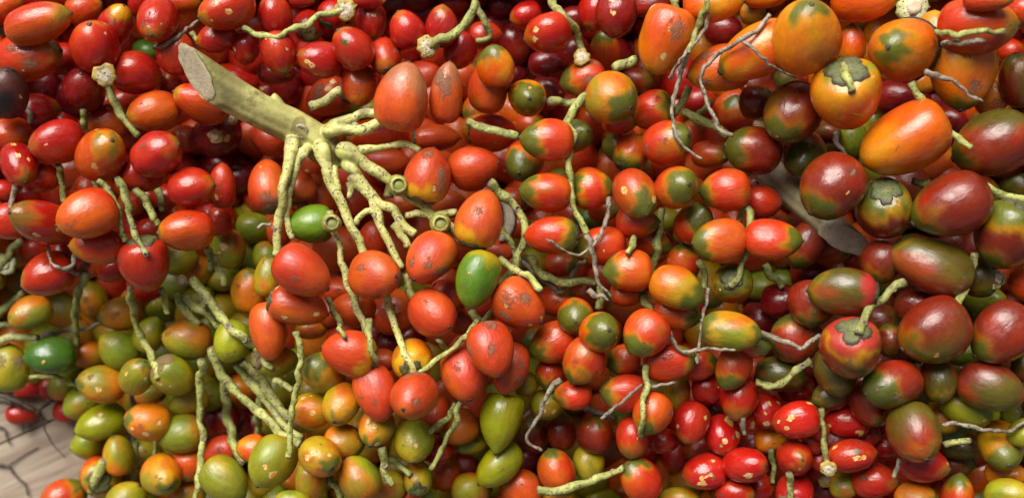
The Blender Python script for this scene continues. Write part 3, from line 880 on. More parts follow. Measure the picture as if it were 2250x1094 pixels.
def fruit_dims(f):
    t = math.radians(f['tilt']); ct, st = abs(math.cos(t)), abs(math.sin(t))
    B = f['B']
    if ct > 0.6:
        a2 = (f['A'] ** 2 - (B * st) ** 2 * 0.9) / ct ** 2; a = math.sqrt(max(a2, (B * 0.85) ** 2))
    else: a = 1.12 * max(B, f['A'])
    return min(max(a, B * 0.72), B * 1.7), B
def fruit_data(f, seed, lod):
    (T, P), F = GR[lod]; fn = shape_fn(f, seed); r = np.random.default_rng(seed + 5)
    U = fn(T, P); st = np.sin(T); n = np.stack([st * np.cos(P), st * np.sin(P), np.cos(T)], 1)
    A, B = fruit_dims(f); M = np.array(fruit_rot(f, seed))
    face = M.T @ np.array([0, 0, 1.0])             # towards the sky
    c, fl = f['c'], f['fl']; jit = 1 + r.normal(size=3) * np.array([.05, .07, .06])
    c0, c1 = lin(*G[c][0]) * jit, lin(*G[c][1]) * jit
    w1 = wave(U, seed + 11, 1.0); w2 = wave(U, seed + 12, 2.2)
    C = c0[None] + (c1 - c0)[None] * sstep(-.6, 1.0, w1 + r.uniform(-.5, .5))[:, None]
    u = U[:, 2] + .10 * wave(U * np.array([5, 5, .9]), seed + 31, 1.2) + .06 * wave(U * 3.5, seed + 32, 1.0)
    def blend(C, colr, m): return C + (np.asarray(colr)[None] - C) * np.clip(m, 0, 1)[:, None]
    if c == 'v': C = blend(C, lin(206, 108, 16), sstep(.5, 1.5, wave(U, seed + 20, .8) + r.uniform(-.6, .5)) * .8); C = blend(C, lin(104, 132, 30), sstep(.2, 1.2, w2 + r.uniform(-.5, .4)) * .55)
    if c == 'y': C = blend(C, lin(134, 148, 28), sstep(.0, 1.0, wave(U, seed + 20, .8) + r.uniform(-.6, .4)) * .85); C = blend(C, lin(214, 80, 16), sstep(.4, 1.3, w2) * .6)
    if c == 'b':
        C = blend(C, OLIVE, sstep(-.1, 1.0, wave(U, seed + 20, .9) + (.7 if 'V' in fl else -.15)) * .85); C = blend(C, lin(184, 44, 16), sstep(.5, 1.3, w2 - .1) * .5)
    if c == 'o': C = blend(C, lin(224, 66, 10), sstep(.3, 1.3, wave(U, seed + 20, .9)) * .65); C = blend(C, lin(236, 166, 24), sstep(.5, 1.3, w2) * .6)
    if c == 's': C = blend(C, lin(200, 48, 24), sstep(.2, 1.2, w2) * .45)
    if c in 'rm': C = blend(C, lin(214, 62, 14), sstep(.7, 1.5, w1 + (u < -.4) * .3) * .6)
    if c == 't': C = blend(C, lin(168, 118, 22), sstep(.7, 1.6, w2) * .5)
    if c == 'k': C = blend(C, lin(40, 16, 12), sstep(0, 1, w2))
    tip = f['T'] if f['T'] is not None else DEF_T[c] * r.uniform(.6, 1.3)
    if tip > 0:
        e = 1.04 - tip * .98 + 0.10 * w2 + .06 * w1
        C = blend(C, YEL * .9, sstep(e - .26, e + .02, u) * (.6 if c in 'toyq' else .3)); C = blend(C, GREEN if c != 'b' else lin(80, 98, 24), sstep(e - .07, e + .17, u) * (.9 if c in 'tbyo' else .6))
    if 'G' in fl: C = blend(C, lin(176, 134, 90), sstep(-.1, 1.0, u + .25 * w2) * .7)
    if 'B' in fl: C = blend(C, lin(236, 176, 10), sstep(-.28, -.62, u + .12 * w2) * .95)
    if 'Y' in fl: C = blend(C, YEL, sstep(.4, .8, u + .2 * w2))
    if 'E' in fl: q_ = .25 if c == 'o' else 0; C = blend(C, lin(222, 166, 20), sstep(-.1 - q_ * .4, -.45 - q_, u + .12 * w2) * .8); C = blend(C, lin(128, 146, 36) if c == 'o' else GREEN, sstep(-.3 - q_, -.62 - q_, u + .14 * w2) * .9)
    if 'M' in fl: C = blend(C, lin(196, 170, 20), sstep(-.45, -.9, u + .25 * w1) * .9)
    if 'N' in fl: C = blend(C, lin(206, 40, 48), sstep(-.35, -.6, u + .1 * w2) * .8)
    if 'Q' in fl: C = blend(C, lin(210, 28, 26), np.ones(len(C)) * .6)
    if 'g' in fl:
        d = face + r.normal(size=3) * .25; d /= np.linalg.norm(d); C = blend(C, lin(40, 92, 24), sstep(.984, .992, n @ d))
    if 'H' in fl and c == 'g': C = blend(C, lin(46, 104, 34), np.ones(len(C)) * .7)
    if 'F' in fl or ('H' in fl and c == 'v'): C = blend(C, lin(158, 162, 12), np.ones(len(C)) * .75)
    peel = np.zeros(len(U)); scab = np.zeros(len(U))
    if 'P' in fl: peel = blob(n, r, 3 if 'Q' not in fl else 6, .13, .26 if 'Q' not in fl else .32, face)
    elif r.random() < .3: peel = blob(n, r, 1, .08, .15, face)
    if 'Q' in fl and 'P' not in fl: peel = blob(n, r, 4, .16, .28, face)
    if 'S' in fl: scab = blob(n, r, 3, .3, .6, face)
    elif r.random() < (.75 if c in 'os' else .5): scab = blob(n, r, 2, .15, .38, face) * .85
    if 'K' in fl: scab = np.maximum(scab, sstep(-.45, -.8, u + .15 * w2) * 1.3)
    gloss = {'r': .25, 'm': .25, 'o': .29, 's': .40, 't': .31, 'b': .31, 'v': .39, 'y': .39, 'g': .32, 'q': .28, 'k': .45}[c] + r.uniform(-.03, .05)
    if 'H' in fl or 'Q' in fl: gloss -= .10
    V = U * np.array([B, B, A * (1.0)]) 
    zc = (V[:, 2].max() + V[:, 2].min()) / 2; V[:, 2] -= zc
    wv = np.hypot(V[:, 0], V[:, 1]).max(); V[:, :2] *= B / wv
    hz = (V[:, 2].max() - V[:, 2].min()) / 2; V[:, 2] *= A / hz
    T9 = (B, A, zc, B / wv, A / hz)
    return V, F, dict(col=np.clip(C, .002, .95), loc=U + seed * 3.7, peel=peel, scab=scab, gloss=np.full(len(U), gloss)), fn, T9, M
def to_size(U, T9):
    B, A, zc, kb, ka = T9; V = U * np.array([B, B, A]); V[:, 2] -= zc; V[:, :2] *= kb; V[:, 2] *= ka; return V

def calyx_mesh(fn, T9, seed, old):
    r = np.random.default_rng(seed + 77); ns, nr = 48, 6
    ph = 2 * np.pi * np.arange(ns) / ns; lob = r.integers(4, 7)
    R = .38 + .24 * np.abs(np.cos(lob * ph / 2 + r.random() * 6)) ** .7 + .04 * np.sin(3 * ph + r.random() * 6)
    R = R + r.normal(size=ns) * .022 + .03 * (np.arange(ns) % 4 == 0)
    V, Cc = [], []
    green = lin(96, 104, 50) if not old else lin(122, 104, 62); edge = lin(74, 58, 36); mid = lin(150, 140, 80)
    for i in range(nr + 1):
        q = i / nr; rho = R * max(q, .04)
        off = .032 + .03 * q * q + (.0 if i < nr else -.08)
        Vv = fn(np.pi - rho * (1.0 if i < nr else 1.02), ph, off); V.append(Vv)
        m = sstep(.55, .95, np.full(ns, q) + r.normal(size=ns) * .08); cc = green[None] * (.85 + .3 * r.random((ns, 1))); cc = cc + (edge - cc) * m[:, None]
        if q < .3: cc = cc + (mid - cc) * (1 - q / .3)
        Cc.append(cc)
    V = np.vstack(V); Cc = np.vstack(Cc); F = []
    for i in range(nr):
        for j in range(ns):
            a, b = i * ns + j, i * ns + (j + 1) % ns; F.append((a, b, b + ns, a + ns))
    V = np.vstack([V, fn(np.array([np.pi]), np.array([0.0]), .055)]); Cc = np.vstack([Cc, mid[None]])
    for j in range(ns): F.append(((j + 1) % ns, j, len(V) - 1))
    return to_size(V, T9), F, Cc
def tip_mesh(fn, T9, seed):
    r = np.random.default_rng(seed + 78); ns = 14; ph = 2 * np.pi * np.arange(ns) / ns; V = []; R = r.uniform(.07, .12)
    for q, off in ((.25, .035), (.6, .03), (.9, .018), (1.0, -.01)):
        V.append(fn(R * q * (1 + .15 * np.sin(3 * ph + r.random() * 6)), ph, off * (.6 + .8 * r.random())))
    V.append(fn(np.array([0.0]), np.array([0.0]), .012)); V = np.vstack(V); F = []
    for i in range(3):
        for j in range(ns): a, b = i * ns + j, i * ns + (j + 1) % ns; F.append((a, a + ns, b + ns, b))
    for j in range(ns): F.append((j, (j + 1) % ns, len(V) - 1))
    cc = lin(70, 58, 44)[None] * (.6 + .8 * r.random((len(V), 1))); return to_size(V, T9), F, cc

# ------------------------------------------------------------------ labels
NAMEC = dict(r='red', m='dark maroon', o='orange', s='salmon-red', t='orange-red', b='brown-red and olive', v='olive', y='orange and olive', g='green', q='orange-red', k='dark brown')
LMK = [(f['x'], f['y'], f['lm'], i) for i, f in enumerate(fruits) if f['lm']]
LMK += [(438, 166, "the thick stalk's cut face", -1), (690, 305, "the thick stalk's hub", -1), (1845, 520, 'the grey stalk end', -1), (875, 407, 'the cup-shaped scar nearer the hub', -1)]
DIRS = ['right of', 'up and right of', 'above', 'up and left of', 'left of', 'down and left of', 'below', 'down and right of']
ORD = ['first', 'second', 'third', 'fourth', 'fifth']
def place_phrases(pts, self_ids):
    pts = np.array(pts, float); res = {}
    cands = {i: [] for i in range(len(pts))}
    for lx, ly, ph, fid in LMK:
        d = np.hypot(pts[:, 0] - lx, pts[:, 1] - ly); a = np.degrees(np.arctan2(ly - pts[:, 1], pts[:, 0] - lx)) % 360
        sec = ((a + 22.5) // 45).astype(int) % 8
        for s_ in range(8):
            ids = [i for i in np.argsort(d) if sec[i] == s_ and self_ids[i] != fid and d[i] < 420]
            for k, i in enumerate(ids[:5]): cands[i].append((d[i] * (1 + .5 * k), f'{ORD[k]} {DIRS[s_]} {ph}'))
    for i in cands: res[i] = [c[1] for c in sorted(cands[i])]
    return res

# ------------------------------------------------------------------ table
def build_table():
    a = math.radians(24); ux, uy = Vector((math.cos(a), math.sin(a), 0)), Vector((-math.sin(a), math.cos(a), 0))
    p0 = world(80, 940, 0); w_ = 0.22
    root = bpy.data.objects.new('table_top', None); col.objects.link(root); root.location = p0; tag(root, kind='structure')
    root.rotation_euler = (0, 0, a)
    rr = random.Random(3)
    for k in range(-4, 6):
        y0, y1 = k * w_ + .0004, (k + 1) * w_ - .0004; V, F = [], []
        xs = np.linspace(-.75, 1.75, 26); prof = [(y0, -.03), (y0, -.0015), (y0 + .0012, 0), (y1 - .0012, 0), (y1, -.0015), (y1, -.03)]
        dz = rr.uniform(-.0015, .0015)
        for x in xs:
            for (yy, zz) in prof: V.append((x, yy + (.0006 * math.sin(x * 23 + k) if zz < 0 else 0), zz + dz))
        m = len(prof)
        for i in range(len(xs) - 1):
            for j in range(m): F.append((i * m + j, i * m + (j + 1) % m, (i + 1) * m + (j + 1) % m, (i + 1) * m + j))
        F.append(tuple(range(m))[::-1]); F.append(tuple((len(xs) - 1) * m + j for j in range(m)))
        o = mesh_obj('plank', V, F, WOOD, root, dict(loc=np.array(V) + np.array([k * 3.1, 0, k * 1.7])))
        o.data.polygons.foreach_set('use_smooth', np.zeros(len(o.data.polygons), bool))
build_table()

# ------------------------------------------------------------------ fruits
ph_ = place_phrases(np.stack([X, Y], 1)[single], list(np.where(single)[0])); used = set(f['label'] for f in fruits if f['label'])
sid = list(np.where(single)[0]); pos = {i: k for k, i in enumerate(sid)}
def feature(f):
    fl = f['fl']
    if f['tilt'] > 55: return 'seen tip-on'
    if 'Q' in fl: return 'with big pale flakes'
    if f['tilt'] < -40: return 'showing its stem end'
    if 'C' in fl: return 'with calyx'
    if (f['T'] or 0) >= .4: return 'with green end'
    if 'D' in fl: return 'with dents'
    return ''
def auto_label(i):
    f = fruits[i]; base = (NAMEC[f['c']] + ' palm fruit ' + feature(f)).strip()
    for p in ph_[pos[i]]:
        lab = base + ', ' + p
        if len(lab.split()) > 16: lab = NAMEC[f['c']] + ' palm fruit, ' + p
        if p not in used and len(lab.split()) <= 16: used.add(p); return lab
    return base + f', low in the heap at {int(f["x"])} by {int(f["y"])}'
stuff = []
def extent(i):
    k = scale_at(Z[i]); return world(X[i], Y[i], Z[i]), k
for i, f in enumerate(fruits):
    seed = 100 + i; P0, k = extent(i)
    if not single[i]: stuff.append((f, P0, k, seed)); continue
    V, F, at, fn, T9, M = fruit_data(f, seed, 'hi')
    o = bpy.data.objects.new('palm_fruit', None); col.objects.link(o); o.location = P0; o.empty_display_size = .01
    mesh_obj('skin', V * k, F, SKIN, o, at)
    o.rotation_euler = Matrix(M.tolist()).to_euler()
    tag(o, f['label'] or auto_label(i), 'palm fruit', 'palm fruits of the heap')
    if f['tilt'] > -25:
        Vt, Ft, Ct = tip_mesh(fn, T9, seed); mesh_obj('tip_scar', Vt * k, Ft, CALYXM, o, dict(col=Ct, loc=Vt * k))
    if 'C' in f['fl'] or f['tilt'] < -40:
        Vc, Fc, Cc = calyx_mesh(fn, T9, seed, 'K' in f['fl'] or 'S' in f['fl']); mesh_obj('calyx', Vc * k, Fc, CALYXM, o, dict(col=Cc, loc=Vc * k + seed))
    if 'A' in f['fl']:      # blackened shrivelled collar round the stem end
        ph = np.linspace(0, 2 * np.pi, 49)[:-1]; VV = []; rr = np.random.default_rng(5); jag = rr.normal(size=48) * .05
        for rho, off in ((1.25, -.02), (1.22, .07), (1.05, .10), (.9, .06)): VV.append(fn(np.pi - (rho + jag), ph, off))
        VV = to_size(np.vstack(VV), T9); FF = [(a * 48 + j, a * 48 + (j + 1) % 48, (a + 1) * 48 + (j + 1) % 48, (a + 1) * 48 + j) for a in range(3) for j in range(48)]
        mesh_obj('calyx_collar', VV * k, FF, CALYXM, o, dict(col=np.tile(lin(60, 48, 34), (len(VV), 1)), loc=VV * k))
    if 'X' in f['fl']:      # one straight split in the skin
        tt = np.linspace(1.15, 1.75, 14); VV = []
        Mi = M.T; dirv = Mi @ np.array([.35, -.55, .76]); pc = math.atan2(dirv[1], dirv[0])
        for q, t_ in enumerate(tt):
            wq = .035 * math.sin(math.pi * (q + .5) / 14); ang = pc - .55 + q * .075
            VV += [fn(np.array([t_]), np.array([ang - wq]), .004)[0], fn(np.array([t_]), np.array([ang]), .014)[0], fn(np.array([t_]), np.array([ang + wq]), .004)[0]]
        VV = to_size(np.array(VV), T9); FF = []
        for q in range(13): FF += [(q * 3, q * 3 + 1, q * 3 + 4, q * 3 + 3), (q * 3 + 1, q * 3 + 2, q * 3 + 5, q * 3 + 4)]
        mesh_obj('skin_crack', VV * k, FF, CALYXM, o, dict(col=np.tile(lin(236, 178, 40), (len(VV), 1)), loc=VV * k))

# ------------------------------------------------------------------ the rest of the heap: lower fruits and what lies beyond the frame
def inside(x, y):          # the bare corner of the table
    return (x < 175 and y > 880 and not (x > 110 and y > 1060)) or (x < 120 and y > 830)
rr = random.Random(11); sp = 72.0
for lay in range(4):
    yy = -330.0; row = 0
    while yy < FH + 330:
        xx = -360.0 + (row % 2) * sp / 2 + lay * 30
        while xx < FW + 360:
            x, y = xx + rr.uniform(-16, 16), yy + rr.uniform(-14, 14)
            infr = -30 < x < FW + 30 and -30 < y < FH + 30
            xx += sp
            if x < 205 and y > 940 and lay < 3 and infr: continue
            if inside(x, y) or (x < 30 and y > 860) or (y > FH - 40 and x < 150): continue
            dc = math.hypot(max(0, -x, x - FW), max(0, -y, y - FH))
            top = float(heap(min(max(x, 0), FW), min(max(y, 0), FH))) + (0 if not infr else -215) - dc * .55
            c = fruits[int(np.argmin((X - x) ** 2 + (Y - y) ** 2))]['c']
            if c in 'gk': c = 'v'
            B = rr.uniform(42, 50); A = B * rr.uniform(1.0, 1.25); z = top - lay * 66 + rr.uniform(-10, 10)
            d2 = (X - x) ** 2 + (Y - y) ** 2; sep = (RM + B) * .92
            for j in np.where(d2 < sep ** 2)[0]: z = min(z, Z[j] - math.sqrt(sep[j] ** 2 - d2[j]))
            if z < B * .8:
                if lay > 0 or not infr: continue
                z = B * .8
            f = dict(x=x, y=y, A=A, B=B, ang=rr.uniform(0, 360), tilt=rr.uniform(-30, 60), c=c, fl=set(), T=None)
            if rr.random() < .2: f['fl'].add('P')
            stuff.append((f, world(x, y, z), scale_at(z), 5000 + len(stuff)))
        yy += sp * .87; row += 1
SV, SF, SA, nb = [], [], {k: [] for k in ('col', 'loc', 'peel', 'scab', 'gloss')}, 0
for f, P0, k, seed in stuff:
    V, F, at, fn, T9, M = fruit_data(f, seed, 'lo'); W = (V * k) @ M.T + np.array(P0)
    SV.append(W); SF += [tuple(a + nb for a in q) for q in F]; nb += len(W)
    for kk in SA: SA[kk].append(at[kk])
o = mesh_obj('palm_fruit_heap', np.vstack(SV), SF, SKIN, None, {k: (np.vstack(v) if v[0].ndim > 1 else np.concatenate(v)) for k, v in SA.items()})
tag(o, 'mixed red, orange and olive palm fruits deep in the gaps of the heap', kind='stuff')

# ------------------------------------------------------------------ stems
def catmull(P, per):
    P = [np.array(p, float) for p in P]; P = [2 * P[0] - P[1]] + P + [2 * P[-1] - P[-2]]; out = []
    for i in range(1, len(P) - 2):
        d = np.linalg.norm((P[i + 1] - P[i])[:2]); n = max(2, int(d / per))
        for j in range(n):
            t = j / n; a, b, c_, d_ = P[i - 1], P[i], P[i + 1], P[i + 2]
            out.append(.5 * (2 * b + (c_ - a) * t + (2 * a - 5 * b + 4 * c_ - d_) * t * t + (3 * b - a - 3 * c_ + d_) * t ** 3))
    out.append(P[-2]); return np.array(out)
def lay_over(C, R, lmax, z0=None, z1=None, lift=0.0, floor=None):
    h = np.array([height(x, y, lmax) for x, y in C[:, :2]]) + R * .8 + lift
    if floor is not None:                       # stiff stems bridge the gaps instead of dropping into them
        fl_ = np.array([float(heap(x, y)) for x, y in C[:, :2]]) + floor
        h = np.maximum(h, fl_)
    z = h.copy(); z = np.convolve(np.pad(z, 3, mode='edge'), np.ones(7) / 7, 'valid')
    if z0 is not None: z[0] = z0
    if z1 is not None: z[-1] = z1
    for _ in range(60):
        zn = z.copy(); zn[1:-1] = np.maximum(h[1:-1], (z[:-2] + z[2:]) / 2 - .12)
        if z0 is not None: zn[0] = z0
        if z1 is not None: zn[-1] = z1
        z = zn
    z = np.convolve(np.pad(z, 2, mode='edge'), np.ones(5) / 5, 'valid')
    if z0 is not None: z[:3] = z0
    return z
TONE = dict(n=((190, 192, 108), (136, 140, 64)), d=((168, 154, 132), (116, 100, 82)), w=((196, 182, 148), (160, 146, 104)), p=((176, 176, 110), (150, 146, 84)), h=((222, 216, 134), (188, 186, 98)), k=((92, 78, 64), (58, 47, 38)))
def tube(C, R, seed, tone, ns=12, knob=.16, caps=True, twist=True):
    """C: n x 3 points in layout units, R: n radii. Returns world points, faces, colours."""
    r = np.random.default_rng(seed); n = len(C); C = C.copy()
    s = np.concatenate([[0], np.cumsum(np.linalg.norm(np.diff(C, axis=0), axis=1))])
    kz = max(3, int(s[-1] / (3.2 * np.mean(R))) + 1); xz = np.linspace(0, s[-1] + 1e-6, kz); env = np.minimum(1, np.minimum(s, s[-1] - s) / (3 * np.mean(R)))
    for ax_ in (0, 1): C[:, ax_] += np.interp(s, xz, r.normal(size=kz)) * np.mean(R) * .34 * env        # slight zigzag from node to node
    W = np.array([world(*c) for c in C]); k = np.array([scale_at(c[2]) for c in C])
    Tn = np.gradient(W, axis=0); Tn /= np.linalg.norm(Tn, axis=1)[:, None] + 1e-12
    up = np.array([0, 0, 1.0]); V, Cc = [], []; c0, c1 = lin(*TONE[tone][0]), lin(*TONE[tone][1])
    jit = 1 + r.normal() * .08; per = r.uniform(2.6, 3.6) * np.mean(R); ph0 = r.random() * 6
    kn = max(4, int(s[-1] / (1.9 * np.mean(R))) + 2); xs = np.linspace(0, s[-1] + 1e-6, kn)
    PH = np.interp(s, xs, np.cumsum(r.uniform(.3, 2.6, kn)) + ph0); PH2 = np.interp(s, xs, np.cumsum(r.uniform(-1.5, 2.0, kn))); KN = np.interp(s, xs, r.normal(size=kn) * .45)
    for i in range(n):
        b = np.cross(Tn[i], up); b /= np.linalg.norm(b) + 1e-9; u = np.cross(b, Tn[i])
        a = 2 * np.pi * np.arange(ns) / ns
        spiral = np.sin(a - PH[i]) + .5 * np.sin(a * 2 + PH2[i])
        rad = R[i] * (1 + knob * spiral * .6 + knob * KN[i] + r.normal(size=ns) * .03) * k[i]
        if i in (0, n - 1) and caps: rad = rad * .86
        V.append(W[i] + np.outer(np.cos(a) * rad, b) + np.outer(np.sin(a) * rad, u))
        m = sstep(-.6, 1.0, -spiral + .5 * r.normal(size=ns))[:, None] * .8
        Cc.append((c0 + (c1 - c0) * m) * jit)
    V = np.vstack(V); Cc = np.vstack(Cc); F = [(i * ns + j, i * ns + (j + 1) % ns, (i + 1) * ns + (j + 1) % ns, (i + 1) * ns + j) for i in range(n - 1) for j in range(ns)]
    if caps:
        F.append(tuple(range(ns))[::-1]); F.append(tuple((n - 1) * ns + j for j in range(ns)))
        Cc[-ns:] = Cc[-ns:] * .0 + lin(120, 104, 84); Cc[:ns] = lin(120, 104, 84)
    return V, F, Cc, W, k
def scar_disc(name, P, nrm, rad, parent, seed, rim, mid, cup=0.35, lobes=0):
    """round scar: pale raised rim, dark hollow middle."""
    r = np.random.default_rng(seed); ns = 24; a = 2 * np.pi * np.arange(ns) / ns
    q = Vector(nrm).to_track_quat('Z', 'Y').to_matrix(); V, Cc = [], []
    jag = 1 + r.normal(size=ns) * .02 + (.07 * np.cos(lobes * a + r.random() * 6) + .06 * np.cos(3 * a + r.random() * 6) + .06 * r.normal(size=ns) if lobes else 0)
    for rr_, z, cc in ((1.0, -.35, rim), (1.02, .0, rim), (.86, .18, rim), (.66, .12, (np.array(rim) + np.array(mid)) / 2), (.5, .12 - cup, mid), (.2, .08 - cup, mid)):
        for j in range(ns):
            jj = jag[j] if rr_ > .8 else 1 + .4 * (jag[j] - 1)
            V.append(q @ Vector((math.cos(a[j]) * rr_ * jj, math.sin(a[j]) * rr_ * jj, z + r.normal() * .02)) * rad + P); Cc.append(lin(*cc) * (1 + r.normal() * .06))
    F = [(i * ns + j, i * ns + (j + 1) % ns, (i + 1) * ns + (j + 1) % ns, (i + 1) * ns + j) for i in range(5) for j in range(ns)]
    F.append(tuple(5 * ns + j for j in range(ns)))
    return mesh_obj(name, [v - parent.location for v in V] if parent else V, F, CALYXM, parent, dict(col=np.clip(np.array(Cc), 0, 1), loc=np.array(V)))

rows = []
for q, ln in enumerate(STEM.strip().splitlines()):
    a, b, fl = [t.strip() for t in ln.split('|')]
    if 'x' in fl: continue
    lay, rad, tone = a.split(); pts = [tuple(float(v) for v in t.split(',')) for t in b.split()]
    rows.append((float(lay), float(rad), tone, pts, fl, q))
mids = []
for lay, rad, tone, pts, fl, q in rows:
    m = catmull([(x, y, 0) for x, y in pts], 12); mids.append(m[len(m) // 2][:2])
sph = place_phrases(mids, [-9] * len(mids)); usedp = set()
def stem_label(i, tone, n):
    look = {'n': 'knobbly green fruit stem', 'd': 'dry grey twig', 'p': 'pale yellowish stem'}[tone]
    for p in sph[i]:
        lab = (('short ' if n < 60 else 'long ' if n > 170 else '') + look + ', ' + p.replace('first ', '', 1) if p.startswith('first') else look + ', ' + p)
        if p not in usedp and len(lab.split()) <= 16: usedp.add(p); return lab
    return look + f' deep in the heap near {int(mids[i][0])}, {int(mids[i][1])}'
for i, (lay, rad, tone, pts, fl, q) in enumerate(rows):
    C = catmull([(x, y, 0) for x, y in pts], max(4.0, rad * .55)); n = len(C); R = np.full(n, rad) * np.linspace(1.06, .9, n)
    if 'e' in fl and tone == 'd': R = R * np.linspace(1.1, .6, n)
    C[:, 2] = lay_over(C, R, lay + (1 if tone != 'd' and lay <= 5 else 0), lift=5, floor=float(np.interp(lay, [2, 3, 4, 5, 6, 7, 8], [-60, 20, 75, 115, 150, 180, 200])) if tone != 'd' or lay >= 5 else None)
    length = float(np.linalg.norm(np.diff(C[:, :2], axis=0), axis=1).sum())
    if 'c' in fl: C[:3, 2] = np.maximum(C[:3, 2], height(pts[0][0], pts[0][1], 5) - 4)
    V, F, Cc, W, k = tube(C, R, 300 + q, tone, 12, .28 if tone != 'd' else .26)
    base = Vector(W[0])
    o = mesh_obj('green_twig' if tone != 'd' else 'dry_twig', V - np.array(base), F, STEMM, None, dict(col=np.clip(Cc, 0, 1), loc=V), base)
    tag(o, stem_label(i, tone, length), 'stem' if tone != 'd' else 'twig', 'stems in the heap' if tone != 'd' else 'dry twigs in the heap')
    rs = random.Random(900 + q)
    if 'S' in fl or 's' in fl:
        for t in ([.25, .6, .9] if length > 130 else [.5]):
            m = min(n - 1, int(t * n + rs.uniform(-.06, .06) * n)); nv = Vector((rs.uniform(-.6, .6), rs.uniform(-.6, .6), 1)).normalized()
            scar_disc('bud_scar', Vector(W[m]) + nv * float(R[m] * k[m] * .8), nv, float(R[m] * k[m]) * .8, o, 40 + q, (168, 150, 122), (110, 92, 84), .1)
    if 'c' in fl or 'C2' in fl:
        m = 0 if 'c' in fl else n - 1; big = 24 if 'c' in fl else 18
        zc_ = max(float(C[m, 2]), max(height(pts[0 if m == 0 else -1][0] + ox, pts[0 if m == 0 else -1][1] + oy, 5) for ox in (-14, 0, 14) for oy in (-14, 0, 14)) + 2); ctr = world(C[m, 0], C[m, 1], zc_ + 4); nv = Vector((rs.uniform(-.25, .25), rs.uniform(-.4, .1), 1)).normalized()
        scar_disc('calyx', ctr, nv, float(k[m]) * big, o, 60 + q, (198, 168, 78), (240, 222, 192), -.14, 7)
    if tone == 'n' and 'e' in fl:
        pass

# loose pieces of torn calyx
def calyx_piece(x, y, lay, rad, label, rim, mid, lobes, tilt=(0, 0)):
    z = height(x, y, lay) + 8; P = world(x, y, z); nv = Vector((tilt[0], tilt[1], 1)).normalized()
    root = bpy.data.objects.new('torn_calyx', None); col.objects.link(root); root.location = P
    tag(root, label, 'calyx', 'torn calyxes in the heap')
    scar_disc('calyx_rim', P, nv, rad * scale_at(z), root, int(x), rim, mid, -.12, lobes)
    r = np.random.default_rng(int(x)); V, F = [], []
    q = nv.to_track_quat('Z', 'Y').to_matrix(); ns = 12
    for i, (rr_, zz) in enumerate(((.55, .0), (.52, .28), (.34, .36), (.1, .30))):
        for j in range(ns):
            a = 2 * math.pi * j / ns; k_ = 1 + r.normal() * .12
            V.append(q @ Vector((math.cos(a) * rr_ * k_, math.sin(a) * rr_ * k_, zz + r.normal() * .03)) * rad * scale_at(z))
    F = [(i * ns + j, i * ns + (j + 1) % ns, (i + 1) * ns + (j + 1) % ns, (i + 1) * ns + j) for i in range(3) for j in range(ns)] + [tuple(3 * ns + j for j in range(ns))]
    mesh_obj('cut_core', V, F, CUT, root, dict(col=np.tile(lin(236, 216, 180), (len(V), 1)), loc=np.array(V) + np.array(P)))
calyx_piece(2007, 16, 6, 34, 'creamy white torn calyx above the orange fruit with a blackened collar', (206, 206, 130), (236, 226, 190), 3)
calyx_piece(474, 300, 4, 17, 'pale ragged calyx with orange centre on a dark red fruit', (222, 190, 130), (226, 160, 60), 5, (0, -.4))
calyx_piece(508, 262, 4, 15, 'ragged brown calyx fragment just under the thick stalk', (196, 150, 90), (200, 140, 60), 4, (.3, -.5))
calyx_piece(2, 75, 4, 20, 'whitish cut calyx at the photo edge beside blotchy fruits', (226, 214, 170), (236, 226, 200), 3)
calyx_piece(10, 580, 3, 24, 'whitish green cut calyx at the photo edge above grey twigs', (196, 204, 150), (226, 222, 190), 4)
calyx_piece(1820, 1050, 5, 22, 'torn orange-yellow calyx below the bright red flaked fruits', (214, 178, 84), (238, 186, 110), 3)
calyx_piece(400, 618, 3, 13, 'small pale stub of calyx above olive fruits near dangling stem ends', (196, 172, 110), (214, 180, 130), 3)
calyx_piece(2190, 612, 4, 22, 'cream and green hollow calyx flap between big olive fruits', (206, 206, 140), (120, 50, 30), 3, (.3, .2))

# dry grey husk behind the egg-shaped fruit
def husk():
    C = catmull([(1102, 440, 0), (1116, 462, 0), (1121, 490, 0), (1112, 515, 0), (1098, 530, 0)], 5); n = len(C)
    C[:, 2] = lay_over(C, np.full(n, 8.0), 4.5); V, Cc = [], []; r = np.random.default_rng(4)
    for i in range(n):
        w_ = 15 * math.sin(math.pi * (i + 1) / (n + 1)) ** .6; t = C[min(i + 1, n - 1)] - C[max(i - 1, 0)]; nx, ny = -t[1], t[0]; l = math.hypot(nx, ny)
        for q_, zz in ((-1, 0), (-.4, 7), (.4, 8), (1, 2), (.4, 2), (-.4, 1)):
            V.append(world(C[i, 0] + nx / l * w_ * q_, C[i, 1] + ny / l * w_ * q_, C[i, 2] + zz + r.normal() * .5)); Cc.append(lin(168, 154, 136) * (1 + r.normal() * .1))
    F = [(i * 6 + j, i * 6 + (j + 1) % 6, i * 6 + 6 + (j + 1) % 6, i * 6 + 6 + j) for i in range(n - 1) for j in range(6)] + [tuple(range(6))[::-1], tuple((n - 1) * 6 + j for j in range(6))]
    b = V[0].copy(); o = mesh_obj('dry_husk', [v - b for v in V], F, CUT, None, dict(col=np.clip(np.array(Cc), 0, 1), loc=np.array(V)), b)
    tag(o, 'dry grey curved husk behind the egg-shaped fruit with a toothed calyx', 'husk')
husk()

